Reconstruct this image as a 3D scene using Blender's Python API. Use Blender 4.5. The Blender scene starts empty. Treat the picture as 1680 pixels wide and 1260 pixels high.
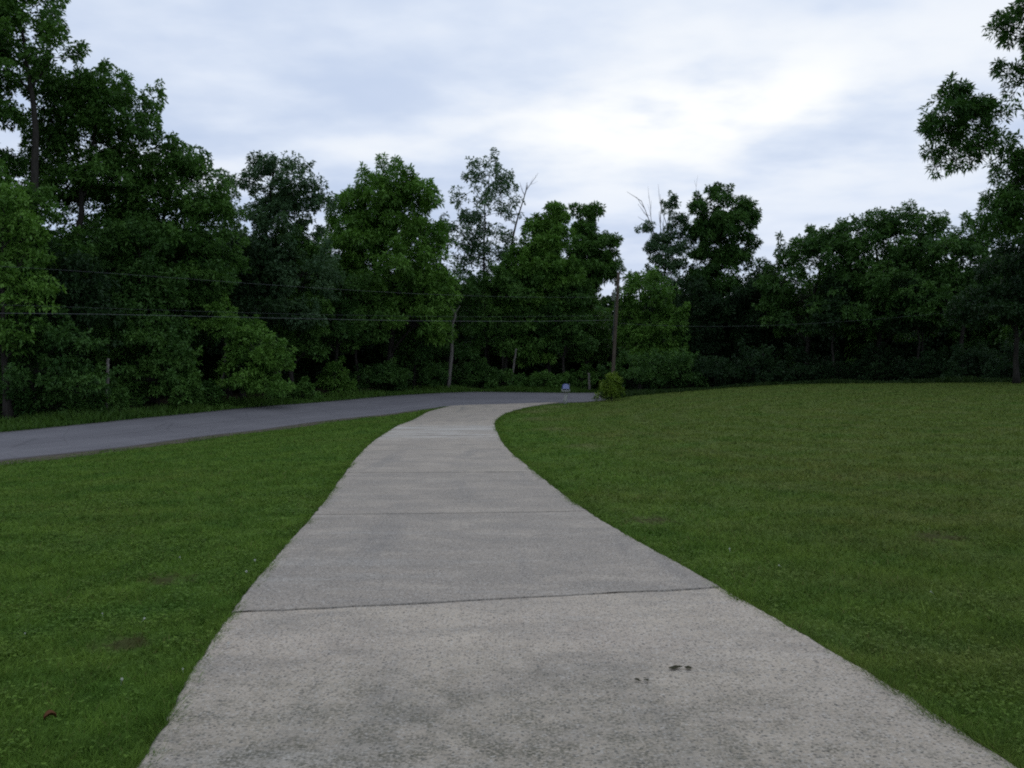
import bpy, math, random
import numpy as np
from mathutils import Vector

C = bpy.context
S = C.scene
COL = S.collection
R = math.radians
F = 1318.0            # focal length in pixels of the 1680 px wide photograph
EYE = 1.6

# ------------------------------------------------------------------ camera
cam_d = bpy.data.cameras.new("camera")
cam_d.sensor_fit = 'HORIZONTAL'
cam_d.sensor_width = 36.0
cam_d.lens = 36.0 * F / 1680.0
cam_d.clip_start = 0.05
cam_d.clip_end = 3000
cam = bpy.data.objects.new("camera", cam_d)
cam.location = (0, 0, EYE)
cam.rotation_euler = (R(90), 0, 0)
COL.objects.link(cam)
S.camera = cam

# ------------------------------------------------------------------ sky and sun
SUN_AZ, SUN_EL = R(10), R(24)       # azimuth to the right of the view direction
SUN_DIR = (math.sin(SUN_AZ) * math.cos(SUN_EL), math.cos(SUN_AZ) * math.cos(SUN_EL), math.sin(SUN_EL))
W = bpy.data.worlds.new("World")
S.world = W
W.use_nodes = True
wt = W.node_tree
wt.nodes.clear()


def wn(kind, **kw):
    n = wt.nodes.new(kind)
    for k, v in kw.items():
        setattr(n, k, v)
    return n


def wmath(op, a, b=None, clamp=False):
    n = wn('ShaderNodeMath', operation=op, use_clamp=clamp)
    for i, v in enumerate((a, b)):
        if v is None:
            continue
        if isinstance(v, (int, float)):
            n.inputs[i].default_value = v
        else:
            wt.links.new(v, n.inputs[i])
    return n.outputs[0]


def wmap(v, a, b, c, d):
    n = wn('ShaderNodeMapRange')
    n.interpolation_type = 'SMOOTHSTEP'
    wt.links.new(v, n.inputs[0])
    for i, q in enumerate((a, b, c, d)):
        n.inputs[i + 1].default_value = q
    return n.outputs[0]


tc = wn('ShaderNodeTexCoord')
sep = wn('ShaderNodeSeparateXYZ')
wt.links.new(tc.outputs['Generated'], sep.inputs[0])
zz = wmath('ADD', wmath('MAXIMUM', sep.outputs[2], 0.0), 0.13)
cx = wmath('DIVIDE', sep.outputs[0], zz)
cy = wmath('DIVIDE', sep.outputs[1], zz)
comb = wn('ShaderNodeCombineXYZ')
wt.links.new(cx, comb.inputs[0])
wt.links.new(wmath('MULTIPLY', cy, 1.35), comb.inputs[1])


def wnoise(scale, detail, rough, seed, dist=0.0):
    n = wn('ShaderNodeTexNoise')
    n.noise_dimensions = '4D'
    n.inputs['W'].default_value = seed
    n.inputs['Scale'].default_value = scale
    n.inputs['Detail'].default_value = detail
    n.inputs['Roughness'].default_value = rough
    n.inputs['Distortion'].default_value = dist
    wt.links.new(comb.outputs[0], n.inputs['Vector'])
    return n.outputs[0]


n_big = wnoise(0.60, 3, 0.5, 3.7, 0.15)
n_mid = wnoise(1.9, 5, 0.50, 11.2, 0.0)
cloud = wmath('ADD', wmath('MULTIPLY', n_big, 0.45), wmath('MULTIPLY', n_mid, 0.55))
# the low sun brightens a broad flat patch of the deck in front of it
az_off = wmath('SUBTRACT', wmath('DIVIDE', sep.outputs[0], wmath('MAXIMUM', sep.outputs[1], 0.05)), math.tan(SUN_AZ) + .03)
el_off = wmath('SUBTRACT', sep.outputs[2], math.sin(R(18.2)))


def gauss(sa, se):
    q = wmath('ADD', wmath('POWER', wmath('DIVIDE', wmath('ABSOLUTE', az_off), sa), 2.0), wmath('POWER', wmath('DIVIDE', wmath('ABSOLUTE', el_off), se), 2.0))
    return wmath('EXPONENT', wmath('MULTIPLY', q, -1.0))


glow = wmath('ADD', wmath('MULTIPLY', gauss(.19, .045), .42), wmath('MULTIPLY', gauss(.42, .08), .22))
bright = wmath('ADD', wmap(cloud, 0.38, 0.62, 0.02, 0.68), wmath('MULTIPLY', glow, wmap(n_mid, 0.34, 0.60, 0.45, 1.15)))
bright = wmath('SUBTRACT', bright, wmap(sep.outputs[2], 0.10, 0.29, 0.34, 0.0), clamp=True)
ramp = wn('ShaderNodeValToRGB')
ramp.color_ramp.elements[0].color = (0.53, 0.635, 0.835, 1)
ramp.color_ramp.elements[1].color = (1.0, 1.02, 1.03, 1)
e = ramp.color_ramp.elements.new(0.45)
e.color = (0.72, 0.80, 0.94, 1)
wt.links.new(bright, ramp.inputs[0])
bg_cloud = wn('ShaderNodeBackground')
# the deck is darker on the side away from the sun, behind the viewer
wt.links.new(wmap(wmath('ADD', wmath('MULTIPLY', sep.outputs[0], math.sin(SUN_AZ)), wmath('MULTIPLY', sep.outputs[1], math.cos(SUN_AZ))), -0.85, 0.35, 0.80, 1.0), bg_cloud.inputs[1])
wt.links.new(ramp.outputs[0], bg_cloud.inputs[0])
sky = wn('ShaderNodeTexSky')
sky.sky_type = 'NISHITA'
sky.sun_disc = False
sky.sun_elevation = SUN_EL
sky.sun_rotation = SUN_AZ
bg_sky = wn('ShaderNodeBackground')
bg_sky.inputs[1].default_value = 0.12
wt.links.new(sky.outputs[0], bg_sky.inputs[0])
# the deck thins a little towards the horizon and in a few breaks
cover = wmath('MULTIPLY', wmap(sep.outputs[2], 0.02, 0.30, 0.93, 1.0), wmap(cloud, 0.30, 0.46, 0.92, 1.0))
mixs = wn('ShaderNodeMixShader')
wt.links.new(cover, mixs.inputs[0])
wt.links.new(bg_sky.outputs[0], mixs.inputs[1])
wt.links.new(bg_cloud.outputs[0], mixs.inputs[2])
wo = wn('ShaderNodeOutputWorld')
wt.links.new(mixs.outputs[0], wo.inputs[0])

sun_d = bpy.data.lights.new("sun", 'SUN')
sun_d.energy = 0.5
sun_d.angle = R(40)
sun_d.color = (1.0, 0.96, 0.90)
sun = bpy.data.objects.new("sun", sun_d)
sun.rotation_euler = Vector(SUN_DIR).to_track_quat('Z', 'Y').to_euler()
sun.location = (0, 0, 60)
COL.objects.link(sun)

S.view_settings.view_transform = 'Standard'
S.view_settings.look = 'None'
S.view_settings.exposure = 0.0
S.view_settings.gamma = 1.0
S.view_settings.use_curve_mapping = False
S.render.engine = 'CYCLES'
S.cycles.max_bounces = 5
S.cycles.diffuse_bounces = 3
S.cycles.glossy_bounces = 1
S.cycles.transmission_bounces = 3
S.cycles.use_denoising = False
S.cycles.filter_width = 2.0

# ------------------------------------------------------------------ helpers
def tag(o, label=None, cat=None, group=None, kind=None):
    if label:
        o['label'] = label
    if cat:
        o['category'] = cat
    if group:
        o['group'] = group
    if kind:
        o['kind'] = kind
    return o


def empty(name, loc):
    o = bpy.data.objects.new(name, None)
    o.empty_display_size = 0.3
    o.location = loc
    COL.objects.link(o)
    return o


def mesh_from(name, V, faces, mat, parent=None, attrs=None, smooth=False, origin=None):
    """V (n,3); faces = list of int arrays, each (m,k)."""
    V = np.asarray(V, np.float32)
    if origin is not None:
        V = V - np.asarray(origin, np.float32)
    me = bpy.data.meshes.new(name)
    me.vertices.add(len(V))
    me.vertices.foreach_set('co', V.ravel())
    faces = [np.asarray(f, np.int32) for f in faces if len(f)]
    nl = sum(f.size for f in faces)
    npoly = sum(len(f) for f in faces)
    me.loops.add(nl)
    me.polygons.add(npoly)
    me.loops.foreach_set('vertex_index', np.concatenate([f.ravel() for f in faces]))
    tot = np.concatenate([np.full(len(f), f.shape[1], np.int32) for f in faces])
    st = np.concatenate([[0], np.cumsum(tot)[:-1]]).astype(np.int32)
    me.polygons.foreach_set('loop_start', st)
    if smooth:
        me.polygons.foreach_set('use_smooth', np.ones(npoly, bool))
    for k, a in (attrs or {}).items():
        at = me.attributes.new(k, 'FLOAT', 'POINT')
        at.data.foreach_set('value', np.asarray(a, np.float32))
    me.update(calc_edges=True)
    me.materials.append(mat)
    o = bpy.data.objects.new(name, me)
    COL.objects.link(o)
    if parent is not None:
        o.parent = parent
    elif origin is not None:
        o.location = origin
    return o


class MB:
    """collects tubes / boxes / prisms for one mesh object"""
    def __init__(self):
        self.V, self.Q, self.n, self.T = [], [], 0, []

    def add(self, v, f):
        v = np.asarray(v, float)
        for q in f:
            self.Q.append([i + self.n for i in q])
        self.V.append(v)
        self.n += len(v)

    def tube(self, pts, rad, sides=7, cap=True):
        pts = np.asarray(pts, float)
        n = len(pts)
        rad = np.broadcast_to(np.asarray(rad, float), (n,))
        tan = np.gradient(pts, axis=0)
        tan /= np.linalg.norm(tan, axis=1)[:, None] + 1e-9
        ref = np.array([1.0, 0, 0]) if abs(tan[0][0]) < 0.8 else np.array([0, 1.0, 0])
        v = []
        for i in range(n):
            a = np.cross(tan[i], ref)
            a /= np.linalg.norm(a) + 1e-9
            b = np.cross(tan[i], a)
            for k in range(sides):
                t = 2 * math.pi * k / sides
                v.append(pts[i] + rad[i] * (a * math.cos(t) + b * math.sin(t)))
        f = []
        for i in range(n - 1):
            for k in range(sides):
                k2 = (k + 1) % sides
                f.append((i * sides + k, i * sides + k2, (i + 1) * sides + k2, (i + 1) * sides + k))
        if cap:
            f.append(tuple(range(sides))[::-1])
            f.append(tuple((n - 1) * sides + k for k in range(sides)))
        self.add(v, f)

    def prism(self, poly, axis0, axis1):
        """poly of points swept from axis0 to axis1 offsets"""
        a = np.asarray(poly, float) + np.asarray(axis0, float)
        b = np.asarray(poly, float) + np.asarray(axis1, float)
        n = len(poly)
        f = [tuple(range(n))[::-1], tuple(range(n, 2 * n))]
        for k in range(n):
            k2 = (k + 1) % n
            f.append((k, k2, n + k2, n + k))
        self.add(np.vstack([a, b]), f)

    def box(self, c, s, rz=0.0):
        x, y, z = [q / 2 for q in s]
        v = np.array([(-x, -y, -z), (x, -y, -z), (x, y, -z), (-x, y, -z), (-x, -y, z), (x, -y, z), (x, y, z), (-x, y, z)])
        cr, sr = math.cos(rz), math.sin(rz)
        v = np.stack([v[:, 0] * cr - v[:, 1] * sr, v[:, 0] * sr + v[:, 1] * cr, v[:, 2]], 1) + np.asarray(c, float)
        self.add(v, [(0, 3, 2, 1), (4, 5, 6, 7), (0, 1, 5, 4), (1, 2, 6, 5), (2, 3, 7, 6), (3, 0, 4, 7)])

    def build(self, name, mat, parent=None, smooth=False, bevel=0.0):
        me = bpy.data.meshes.new(name)
        me.from_pydata(np.vstack(self.V).tolist(), [], self.Q)
        if smooth:
            me.polygons.foreach_set('use_smooth', np.ones(len(me.polygons), bool))
        me.update()
        me.materials.append(mat)
        o = bpy.data.objects.new(name, me)
        COL.objects.link(o)
        if parent is not None:
            o.parent = parent
        if bevel:
            b = o.modifiers.new('bevel', 'BEVEL')
            b.width = bevel
            b.segments = 2
        return o


def P(px, py, D):
    return np.array([(px - 840) / F * D, D, EYE - (py - 630) / F * D])


def smooth_poly(pts, n):
    """Catmull-Rom resampling of a polyline"""
    p = np.asarray(pts, float)
    p = np.vstack([2 * p[0] - p[1], p, 2 * p[-1] - p[-2]])
    m = len(p) - 3
    out = []
    for u in np.linspace(0, m - 1e-9, n):
        i = int(u)
        t = u - i
        a, b, c, d = p[i], p[i + 1], p[i + 2], p[i + 3]
        out.append(0.5 * ((2 * b) + (c - a) * t + (2 * a - 5 * b + 4 * c - d) * t * t + (3 * b - a - 3 * c + d) * t ** 3))
    return np.array(out)


def hash2(ix, iy, seed):
    h = (ix.astype(np.int64) * 374761393 + iy.astype(np.int64) * 668265263 + seed * 1442695041) & 0x7fffffff
    h = (h ^ (h >> 13)) * 1274126177 & 0x7fffffff
    return ((h ^ (h >> 16)) & 0xffff) / 65535.0


def vnoise(x, y, scale, seed=0):
    x = np.asarray(x, float) * scale
    y = np.asarray(y, float) * scale
    ix, iy = np.floor(x), np.floor(y)
    fx, fy = x - ix, y - iy
    fx, fy = fx * fx * (3 - 2 * fx), fy * fy * (3 - 2 * fy)
    a = hash2(ix, iy, seed)
    b = hash2(ix + 1, iy, seed)
    c = hash2(ix, iy + 1, seed)
    d = hash2(ix + 1, iy + 1, seed)
    return (a * (1 - fx) + b * fx) * (1 - fy) + (c * (1 - fx) + d * fx) * fy


# ------------------------------------------------------------------ layout of the land
DRIVE_L = [(-1.15, -8), (-1.25, 0.0), (-1.57, 3.39), (-1.68, 3.93), (-1.86, 4.81), (-2.06, 5.98), (-2.29, 7.6), (-2.46, 9.05), (-2.63, 10.7), (-3.20, 15.4), (-3.58, 18.6), (-3.93, 23), (-4.28, 30.5), (-4.36, 41), (-3.62, 46.4)]
DRIVE_R = [(2.6, -8), (2.3, 0.0), (2.10, 3.39), (2.00, 4.57), (1.73, 6.6), (1.03, 10.9), (0.46, 15.3), (-0.19, 21), (-0.62, 29.3), (-0.65, 34.5), (-0.16, 41), (1.02, 45.2), (2.85, 48.1)]
NEAR = [(-26, -14), (-20.0, 7), (-16.6, 18), (-14.66, 23), (-13.1, 27), (-10.5, 33), (-6.2, 41), (-3.66, 46), (0.2, 47.6), (3.3, 48.6), (5.6, 50.6), (10, 55.5), (18, 64), (27, 74), (36, 86)]
FAR = [(-33, -14), (-27, 9), (-22.6, 22.5), (-19.1, 30), (-16.75, 34.5), (-13.2, 41.5), (-8.0, 50.5), (-3.4, 55.2), (0.2, 56.0), (3.9, 56.2), (6.6, 58.3), (10, 62.5), (16, 69), (24, 79), (33, 92)]
CREST = [(5.9, 50.3), (10.3, 52), (14.7, 54), (19.2, 55), (24, 52), (28, 44), (34, 36), (45, 28), (80, 20)]
dL, dR = smooth_poly(DRIVE_L, 400), smooth_poly(DRIVE_R, 400)
nE, fE = smooth_poly(NEAR, 400), smooth_poly(FAR, 400)
cE = np.array(CREST, float)


def driveL(y):
    return np.interp(y, dL[:, 1], dL[:, 0], left=dL[0, 0], right=99)


def driveR(y):
    return np.interp(y, dR[:, 1], dR[:, 0], left=dR[0, 0], right=-99)


def in_drive(x, y, m=0.0):
    ok = (y < 48.1) & (y < near_y(x) + 0.3)
    yl = np.minimum(y, 46.4)
    return ok & (x > driveL(yl) - m) & (x < driveR(np.minimum(y, 48.09)) + m)


def near_y(x):
    return np.interp(x, nE[:, 0], nE[:, 1])


def far_y(x):
    return np.interp(x, fE[:, 0], fE[:, 1])


def crest_y(x):
    return np.interp(x, cE[:, 0], cE[:, 1], left=999)


CTRL = []
for q in [(0, 757, 23), (200, 735, 27), (420, 707, 33), (640, 680, 41), (735, 668, 46), (930, 661, 48.6), (985, 658, 50.6),
          (0, 710, 30), (200, 690, 34.5), (420, 668, 41.5), (640, 651, 50.5), (760, 644, 55.2), (930, 645, 56.2), (980, 645, 58.3),
          (1040, 651, 51), (1100, 645, 52), (1200, 637, 54), (1300, 632, 55), (1450, 630, 52), (1680, 628, 44)]:
    CTRL.append(P(*q))
CTRL += [np.array(q, float) for q in [
    (-1.4, 1, 0), (2.2, 1, 0), (-1.6, 3.4, -.02), (2.1, 3.4, -.02), (-2, 6.2, -.1), (1.8, 6.2, -.1), (-2.6, 10.8, -.17), (1, 10.8, -.17),
    (-3.2, 15.4, -.14), (.5, 15.4, -.13), (-3.9, 23, -.05), (-.3, 23, -.04), (-4.3, 30.5, 0), (-.6, 30, 0), (-4.3, 41, .1), (0, 41, .12),
    (-8, 10, -.22), (-9, 20, -.4), (-5, 5, -.1), (-15, 10, -.55), (-14, 18, -.62), (-25, 0, -.9), (-20, 8, -.75), (-8, 30, -.22),
    (5, 5, -.03), (6, 10, 0), (12, 10, .22), (5, 18, .02), (12, 20, .45), (20, 20, .8), (4, 30, .12), (10, 30, .45), (18, 32, .95),
    (4, 40, .3), (10, 42, .7), (18, 44, 1.2), (30, 30, 1.3), (30, 10, .8), (0, -15, 0), (-20, -15, -.4), (25, -15, .5),
    (-27, 27, -.1), (-26, 40, .4), (-16, 50, .9), (-8, 62, 1.3), (2, 64, 1.2), (10, 58, .75), (14, 60, .8), (22, 66, .9), (8, 72, 1.1),
    (30, 62, 1.3), (38, 48, 1.6), (0, 80, 1.4), (-30, 60, 1.2), (30, 85, 1.2), (50, 40, 1.7), (-50, 30, .4), (-45, 0, -.5)]]
CTRL = np.array(CTRL)
_n = len(CTRL)


def _phi(r2):
    return np.where(r2 > 1e-9, 0.5 * r2 * np.log(r2 + 1e-12), 0.0)


_d2 = ((CTRL[:, None, :2] - CTRL[None, :, :2]) ** 2).sum(-1)
_A = np.zeros((_n + 3, _n + 3))
_A[:_n, :_n] = _phi(_d2) + np.eye(_n) * 0.4
_A[:_n, _n] = 1
_A[:_n, _n + 1:] = CTRL[:, :2]
_A[_n, :_n] = 1
_A[_n + 1:, :_n] = CTRL[:, :2].T
_w = np.linalg.solve(_A, np.concatenate([CTRL[:, 2], [0, 0, 0]]))


def ground(x, y):
    x = np.atleast_1d(np.asarray(x, float))
    y = np.atleast_1d(np.asarray(y, float))
    z = np.zeros(x.shape)
    xf, yf, zf = x.ravel(), y.ravel(), np.zeros(x.size)
    for i in range(0, len(xf), 20000):
        sl = slice(i, i + 20000)
        d2 = (xf[sl, None] - CTRL[None, :, 0]) ** 2 + (yf[sl, None] - CTRL[None, :, 1]) ** 2
        zf[sl] = _phi(d2) @ _w[:_n] + _w[_n] + _w[_n + 1] * xf[sl] + _w[_n + 2] * yf[sl]
    r = np.hypot(xf, yf - 30)
    t = np.clip((r - 60) / 35, 0, 1)
    t = t * t * (3 - 2 * t)
    zout = np.where(yf > 0, 1.0, 0.0) * np.clip(yf / 40, 0, 1)
    zf = np.clip(zf, -1.2, 2.2) * (1 - t) + zout * t
    return zf.reshape(x.shape)


def g1(x, y):
    return float(ground([x], [y])[0])


# ------------------------------------------------------------------ materials
class NT:
    def __init__(self, name):
        self.m = bpy.data.materials.new(name)
        self.m.use_nodes = True
        self.t = self.m.node_tree
        self.t.nodes.clear()
        self.out = self.t.nodes.new('ShaderNodeOutputMaterial')

    def n(self, kind, **kw):
        q = self.t.nodes.new(kind)
        for k, v in kw.items():
            setattr(q, k, v)
        return q

    def link(self, a, b):
        self.t.links.new(a, b)

    def put(self, v, sock):
        if isinstance(v, (int, float)):
            sock.default_value = v
        elif isinstance(v, tuple):
            sock.default_value = v if len(v) == len(sock.default_value) else (*v, 1)
        else:
            self.link(v, sock)

    def math(self, op, a, b=0.0, clamp=False):
        q = self.n('ShaderNodeMath', operation=op, use_clamp=clamp)
        self.put(a, q.inputs[0])
        self.put(b, q.inputs[1])
        return q.outputs[0]

    def noise(self, vec, scale, detail=3, rough=.55, dist=0.0):
        q = self.n('ShaderNodeTexNoise')
        self.link(vec, q.inputs['Vector'])
        q.inputs['Scale'].default_value = scale
        q.inputs['Detail'].default_value = detail
        q.inputs['Roughness'].default_value = rough
        q.inputs['Distortion'].default_value = dist
        return q.outputs[0]

    def voro(self, vec, scale, out=0, feature='F1', rnd=1.0):
        q = self.n('ShaderNodeTexVoronoi', feature=feature)
        self.link(vec, q.inputs['Vector'])
        q.inputs['Scale'].default_value = scale
        q.inputs['Randomness'].default_value = rnd
        return q.outputs[out]

    def map(self, v, a, b, c=0.0, d=1.0):
        q = self.n('ShaderNodeMapRange')
        self.put(v, q.inputs[0])
        for i, s in enumerate((a, b, c, d)):
            q.inputs[i + 1].default_value = s
        return q.outputs[0]

    def mix(self, f, a, b, mode='MIX'):
        q = self.n('ShaderNodeMix', data_type='RGBA', blend_type=mode)
        self.put(f, q.inputs[0])
        self.put(a, q.inputs[6])
        self.put(b, q.inputs[7])
        return q.outputs[2]

    def pos(self):
        return self.n('ShaderNodeNewGeometry').outputs['Position']

    def obj(self):
        return self.n('ShaderNodeTexCoord').outputs['Object']

    def attr(self, name):
        return self.n('ShaderNodeAttribute', attribute_name=name).outputs['Fac']

    def scalev(self, v, s):
        q = self.n('ShaderNodeMapping')
        self.link(v, q.inputs[0])
        q.inputs['Scale'].default_value = s
        return q.outputs[0]

    def bump(self, h, strength, dist):
        q = self.n('ShaderNodeBump')
        q.inputs['Strength'].default_value = strength
        q.inputs['Distance'].default_value = dist
        self.link(h, q.inputs['Height'])
        return q.outputs[0]

    def bsdf(self, col, rough=.8, spec=.3, metal=0.0, normal=None):
        q = self.n('ShaderNodeBsdfPrincipled')
        self.put(col, q.inputs['Base Color'])
        self.put(rough, q.inputs['Roughness'])
        q.inputs['Specular IOR Level'].default_value = spec
        q.inputs['Metallic'].default_value = metal
        if normal is not None:
            self.link(normal, q.inputs['Normal'])
        return q.outputs[0]

    def done(self, sh):
        self.link(sh, self.out.inputs[0])
        return self.m


def simple(name, col, rough=.6, spec=.3, metal=0.0, var=.15, scale=6):
    t = NT(name)
    nz = t.noise(t.obj(), scale, 4)
    c = t.mix(t.map(nz, .3, .7), tuple(q * (1 - var) for q in col), tuple(min(1, q * (1 + var)) for q in col))
    return t.done(t.bsdf(c, rough, spec, metal, t.bump(nz, .15, .02)))


BARE = [(-3.0, 7.05, .26), (-2.5, 5.15, .22), (4.6, 8.7, .38), (1.75, 10.35, .40), (6.9, 7.6, .3), (-6.3, 8.2, .25)]


def lawn_colour(t):
    """base colour of the turf at a world position: greens, olive, dry straw and a few bare spots"""
    p = t.pos()
    s = t.n('ShaderNodeSeparateXYZ')
    t.link(p, s.inputs[0])
    flat = t.scalev(p, (1, 1, 0))
    n1 = t.noise(flat, .23, 4, .6)
    n2 = t.noise(flat, 1.3, 4, .6)
    n3 = t.noise(flat, 6.0, 3, .6)
    right = t.map(t.math('ADD', s.outputs[0], t.map(n1, .2, .8, -2.5, 2.5)), 0.3, 4.5)
    a = t.mix(t.map(n2, .32, .68), (0.0720, 0.1420, 0.0210), (0.1080, 0.1880, 0.0300))
    b = t.mix(t.map(n2, .30, .70), (0.085, 0.138, 0.023), (0.118, 0.163, 0.034))
    c = t.mix(right, a, b)
    dry = t.math('MULTIPLY', t.map(n1, .50, .68), t.map(n3, .35, .62))
    c = t.mix(t.math('MULTIPLY', dry, t.map(right, 0, 1, .30, .62)), c, (.150, .140, .044))
    dark = t.math('MULTIPLY', t.map(t.noise(flat, .6, 3, .6), .52, .7), .55)
    c = t.mix(dark, c, (.046, .120, .017))
    # mower lines sweeping round the drive
    arc = t.n('ShaderNodeVectorMath', operation='DISTANCE')
    t.link(t.math('ADD', s.outputs[0], 0.0), t.n('ShaderNodeCombineXYZ').inputs[0])
    t.link(flat, arc.inputs[0])
    arc.inputs[1].default_value = (24, 30, 0)
    w = t.n('ShaderNodeMath', operation='SINE')
    t.link(t.math('MULTIPLY', t.math('ADD', arc.outputs['Value'], t.math('MULTIPLY', n1, 1.2)), 3.6), w.inputs[0])
    c = t.mix(t.math('MULTIPLY', t.map(w.outputs[0], -.2, 1, 0, .42), right), c, (.130, .165, .050))
    m = None
    for (x, y, r) in BARE:
        d = t.n('ShaderNodeVectorMath', operation='DISTANCE')
        t.link(flat, d.inputs[0])
        d.inputs[1].default_value = (x, y, 0)
        q = t.map(t.math('ADD', d.outputs['Value'], t.map(n3, .25, .75, -r * .7, r * .7)), r * .95, r * .25)
        m = q if m is None else t.math('MAXIMUM', m, q)
    c = t.mix(t.math('MULTIPLY', m, .75), c, (.060, .043, .022))
    m = None
    for (x, y, r) in STRAW:
        d = t.n('ShaderNodeVectorMath', operation='DISTANCE')
        t.link(t.scalev(flat, (1, .6, 1)), d.inputs[0])
        d.inputs[1].default_value = (x, y * .6, 0)
        q = t.map(t.math('ADD', d.outputs['Value'], t.map(n2, .25, .75, -r * .6, r * .6)), r, r * .1)
        m = q if m is None else t.math('MAXIMUM', m, q)
    c = t.mix(t.math('MULTIPLY', m, .55), c, (.19, .195, .085))
    return c, flat, n3


STRAW = [(2.45, 45.0, 1.1), (1.2, 41.5, 1.3), (1.5, 28.0, .9), (.9, 35.0, 1.0), (2.0, 21.0, .7)]


def make_ground_mat():
    t = NT('turf_and_soil')
    c, flat, n3 = lawn_colour(t)
    fine = t.noise(flat, 38, 3, .7)
    c = t.mix(t.map(fine, .3, .7, .0, .45), c, (.022, .048, .009))
    soil = t.mix(t.map(n3, .3, .7), (.018, .015, .009), (.040, .034, .018))
    c = t.mix(t.attr('forest'), c, soil)
    return t.done(t.bsdf(c, .95, .05, 0, t.bump(fine, .8, .03)))


def make_grass_mat():
    t = NT('grass_blades')
    c, flat, n3 = lawn_colour(t)
    tint = t.attr('tint')
    c = t.mix(t.map(tint, 0, 1, 0, 1), t.mix(1.0, c, (.50, .56, .50), 'MULTIPLY'), t.mix(1.0, c, (1.75, 1.62, 1.5), 'MULTIPLY'))
    c = t.mix(t.map(tint, .93, 1.0, 0, .8), c, (.15, .13, .05))
    d = t.bsdf(c, .75, .12)
    tr = t.n('ShaderNodeBsdfTranslucent')
    t.put(c, tr.inputs[0])
    m = t.n('ShaderNodeMixShader')
    m.inputs[0].default_value = .22
    t.link(d, m.inputs[1])
    t.link(tr.outputs[0], m.inputs[2])
    return t.done(m.outputs[0])


def leaf_mat(name, dark, light, trans=.22, warm=None):
    t = NT(name)
    tint = t.attr('tint')
    big = t.noise(t.pos(), .45, 2)
    c = t.mix(tint, dark, light)
    c = t.mix(t.map(big, .35, .65, 0, .35), c, warm or tuple(q * 1.25 for q in light))
    d = t.bsdf(c, .55, .22)
    tr = t.n('ShaderNodeBsdfTranslucent')
    t.put(t.mix(1.0, c, (1.2, 1.3, .8), 'MULTIPLY'), tr.inputs[0])
    m = t.n('ShaderNodeMixShader')
    m.inputs[0].default_value = trans
    t.link(d, m.inputs[1])
    t.link(tr.outputs[0], m.inputs[2])
    return t.done(m.outputs[0])


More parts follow.
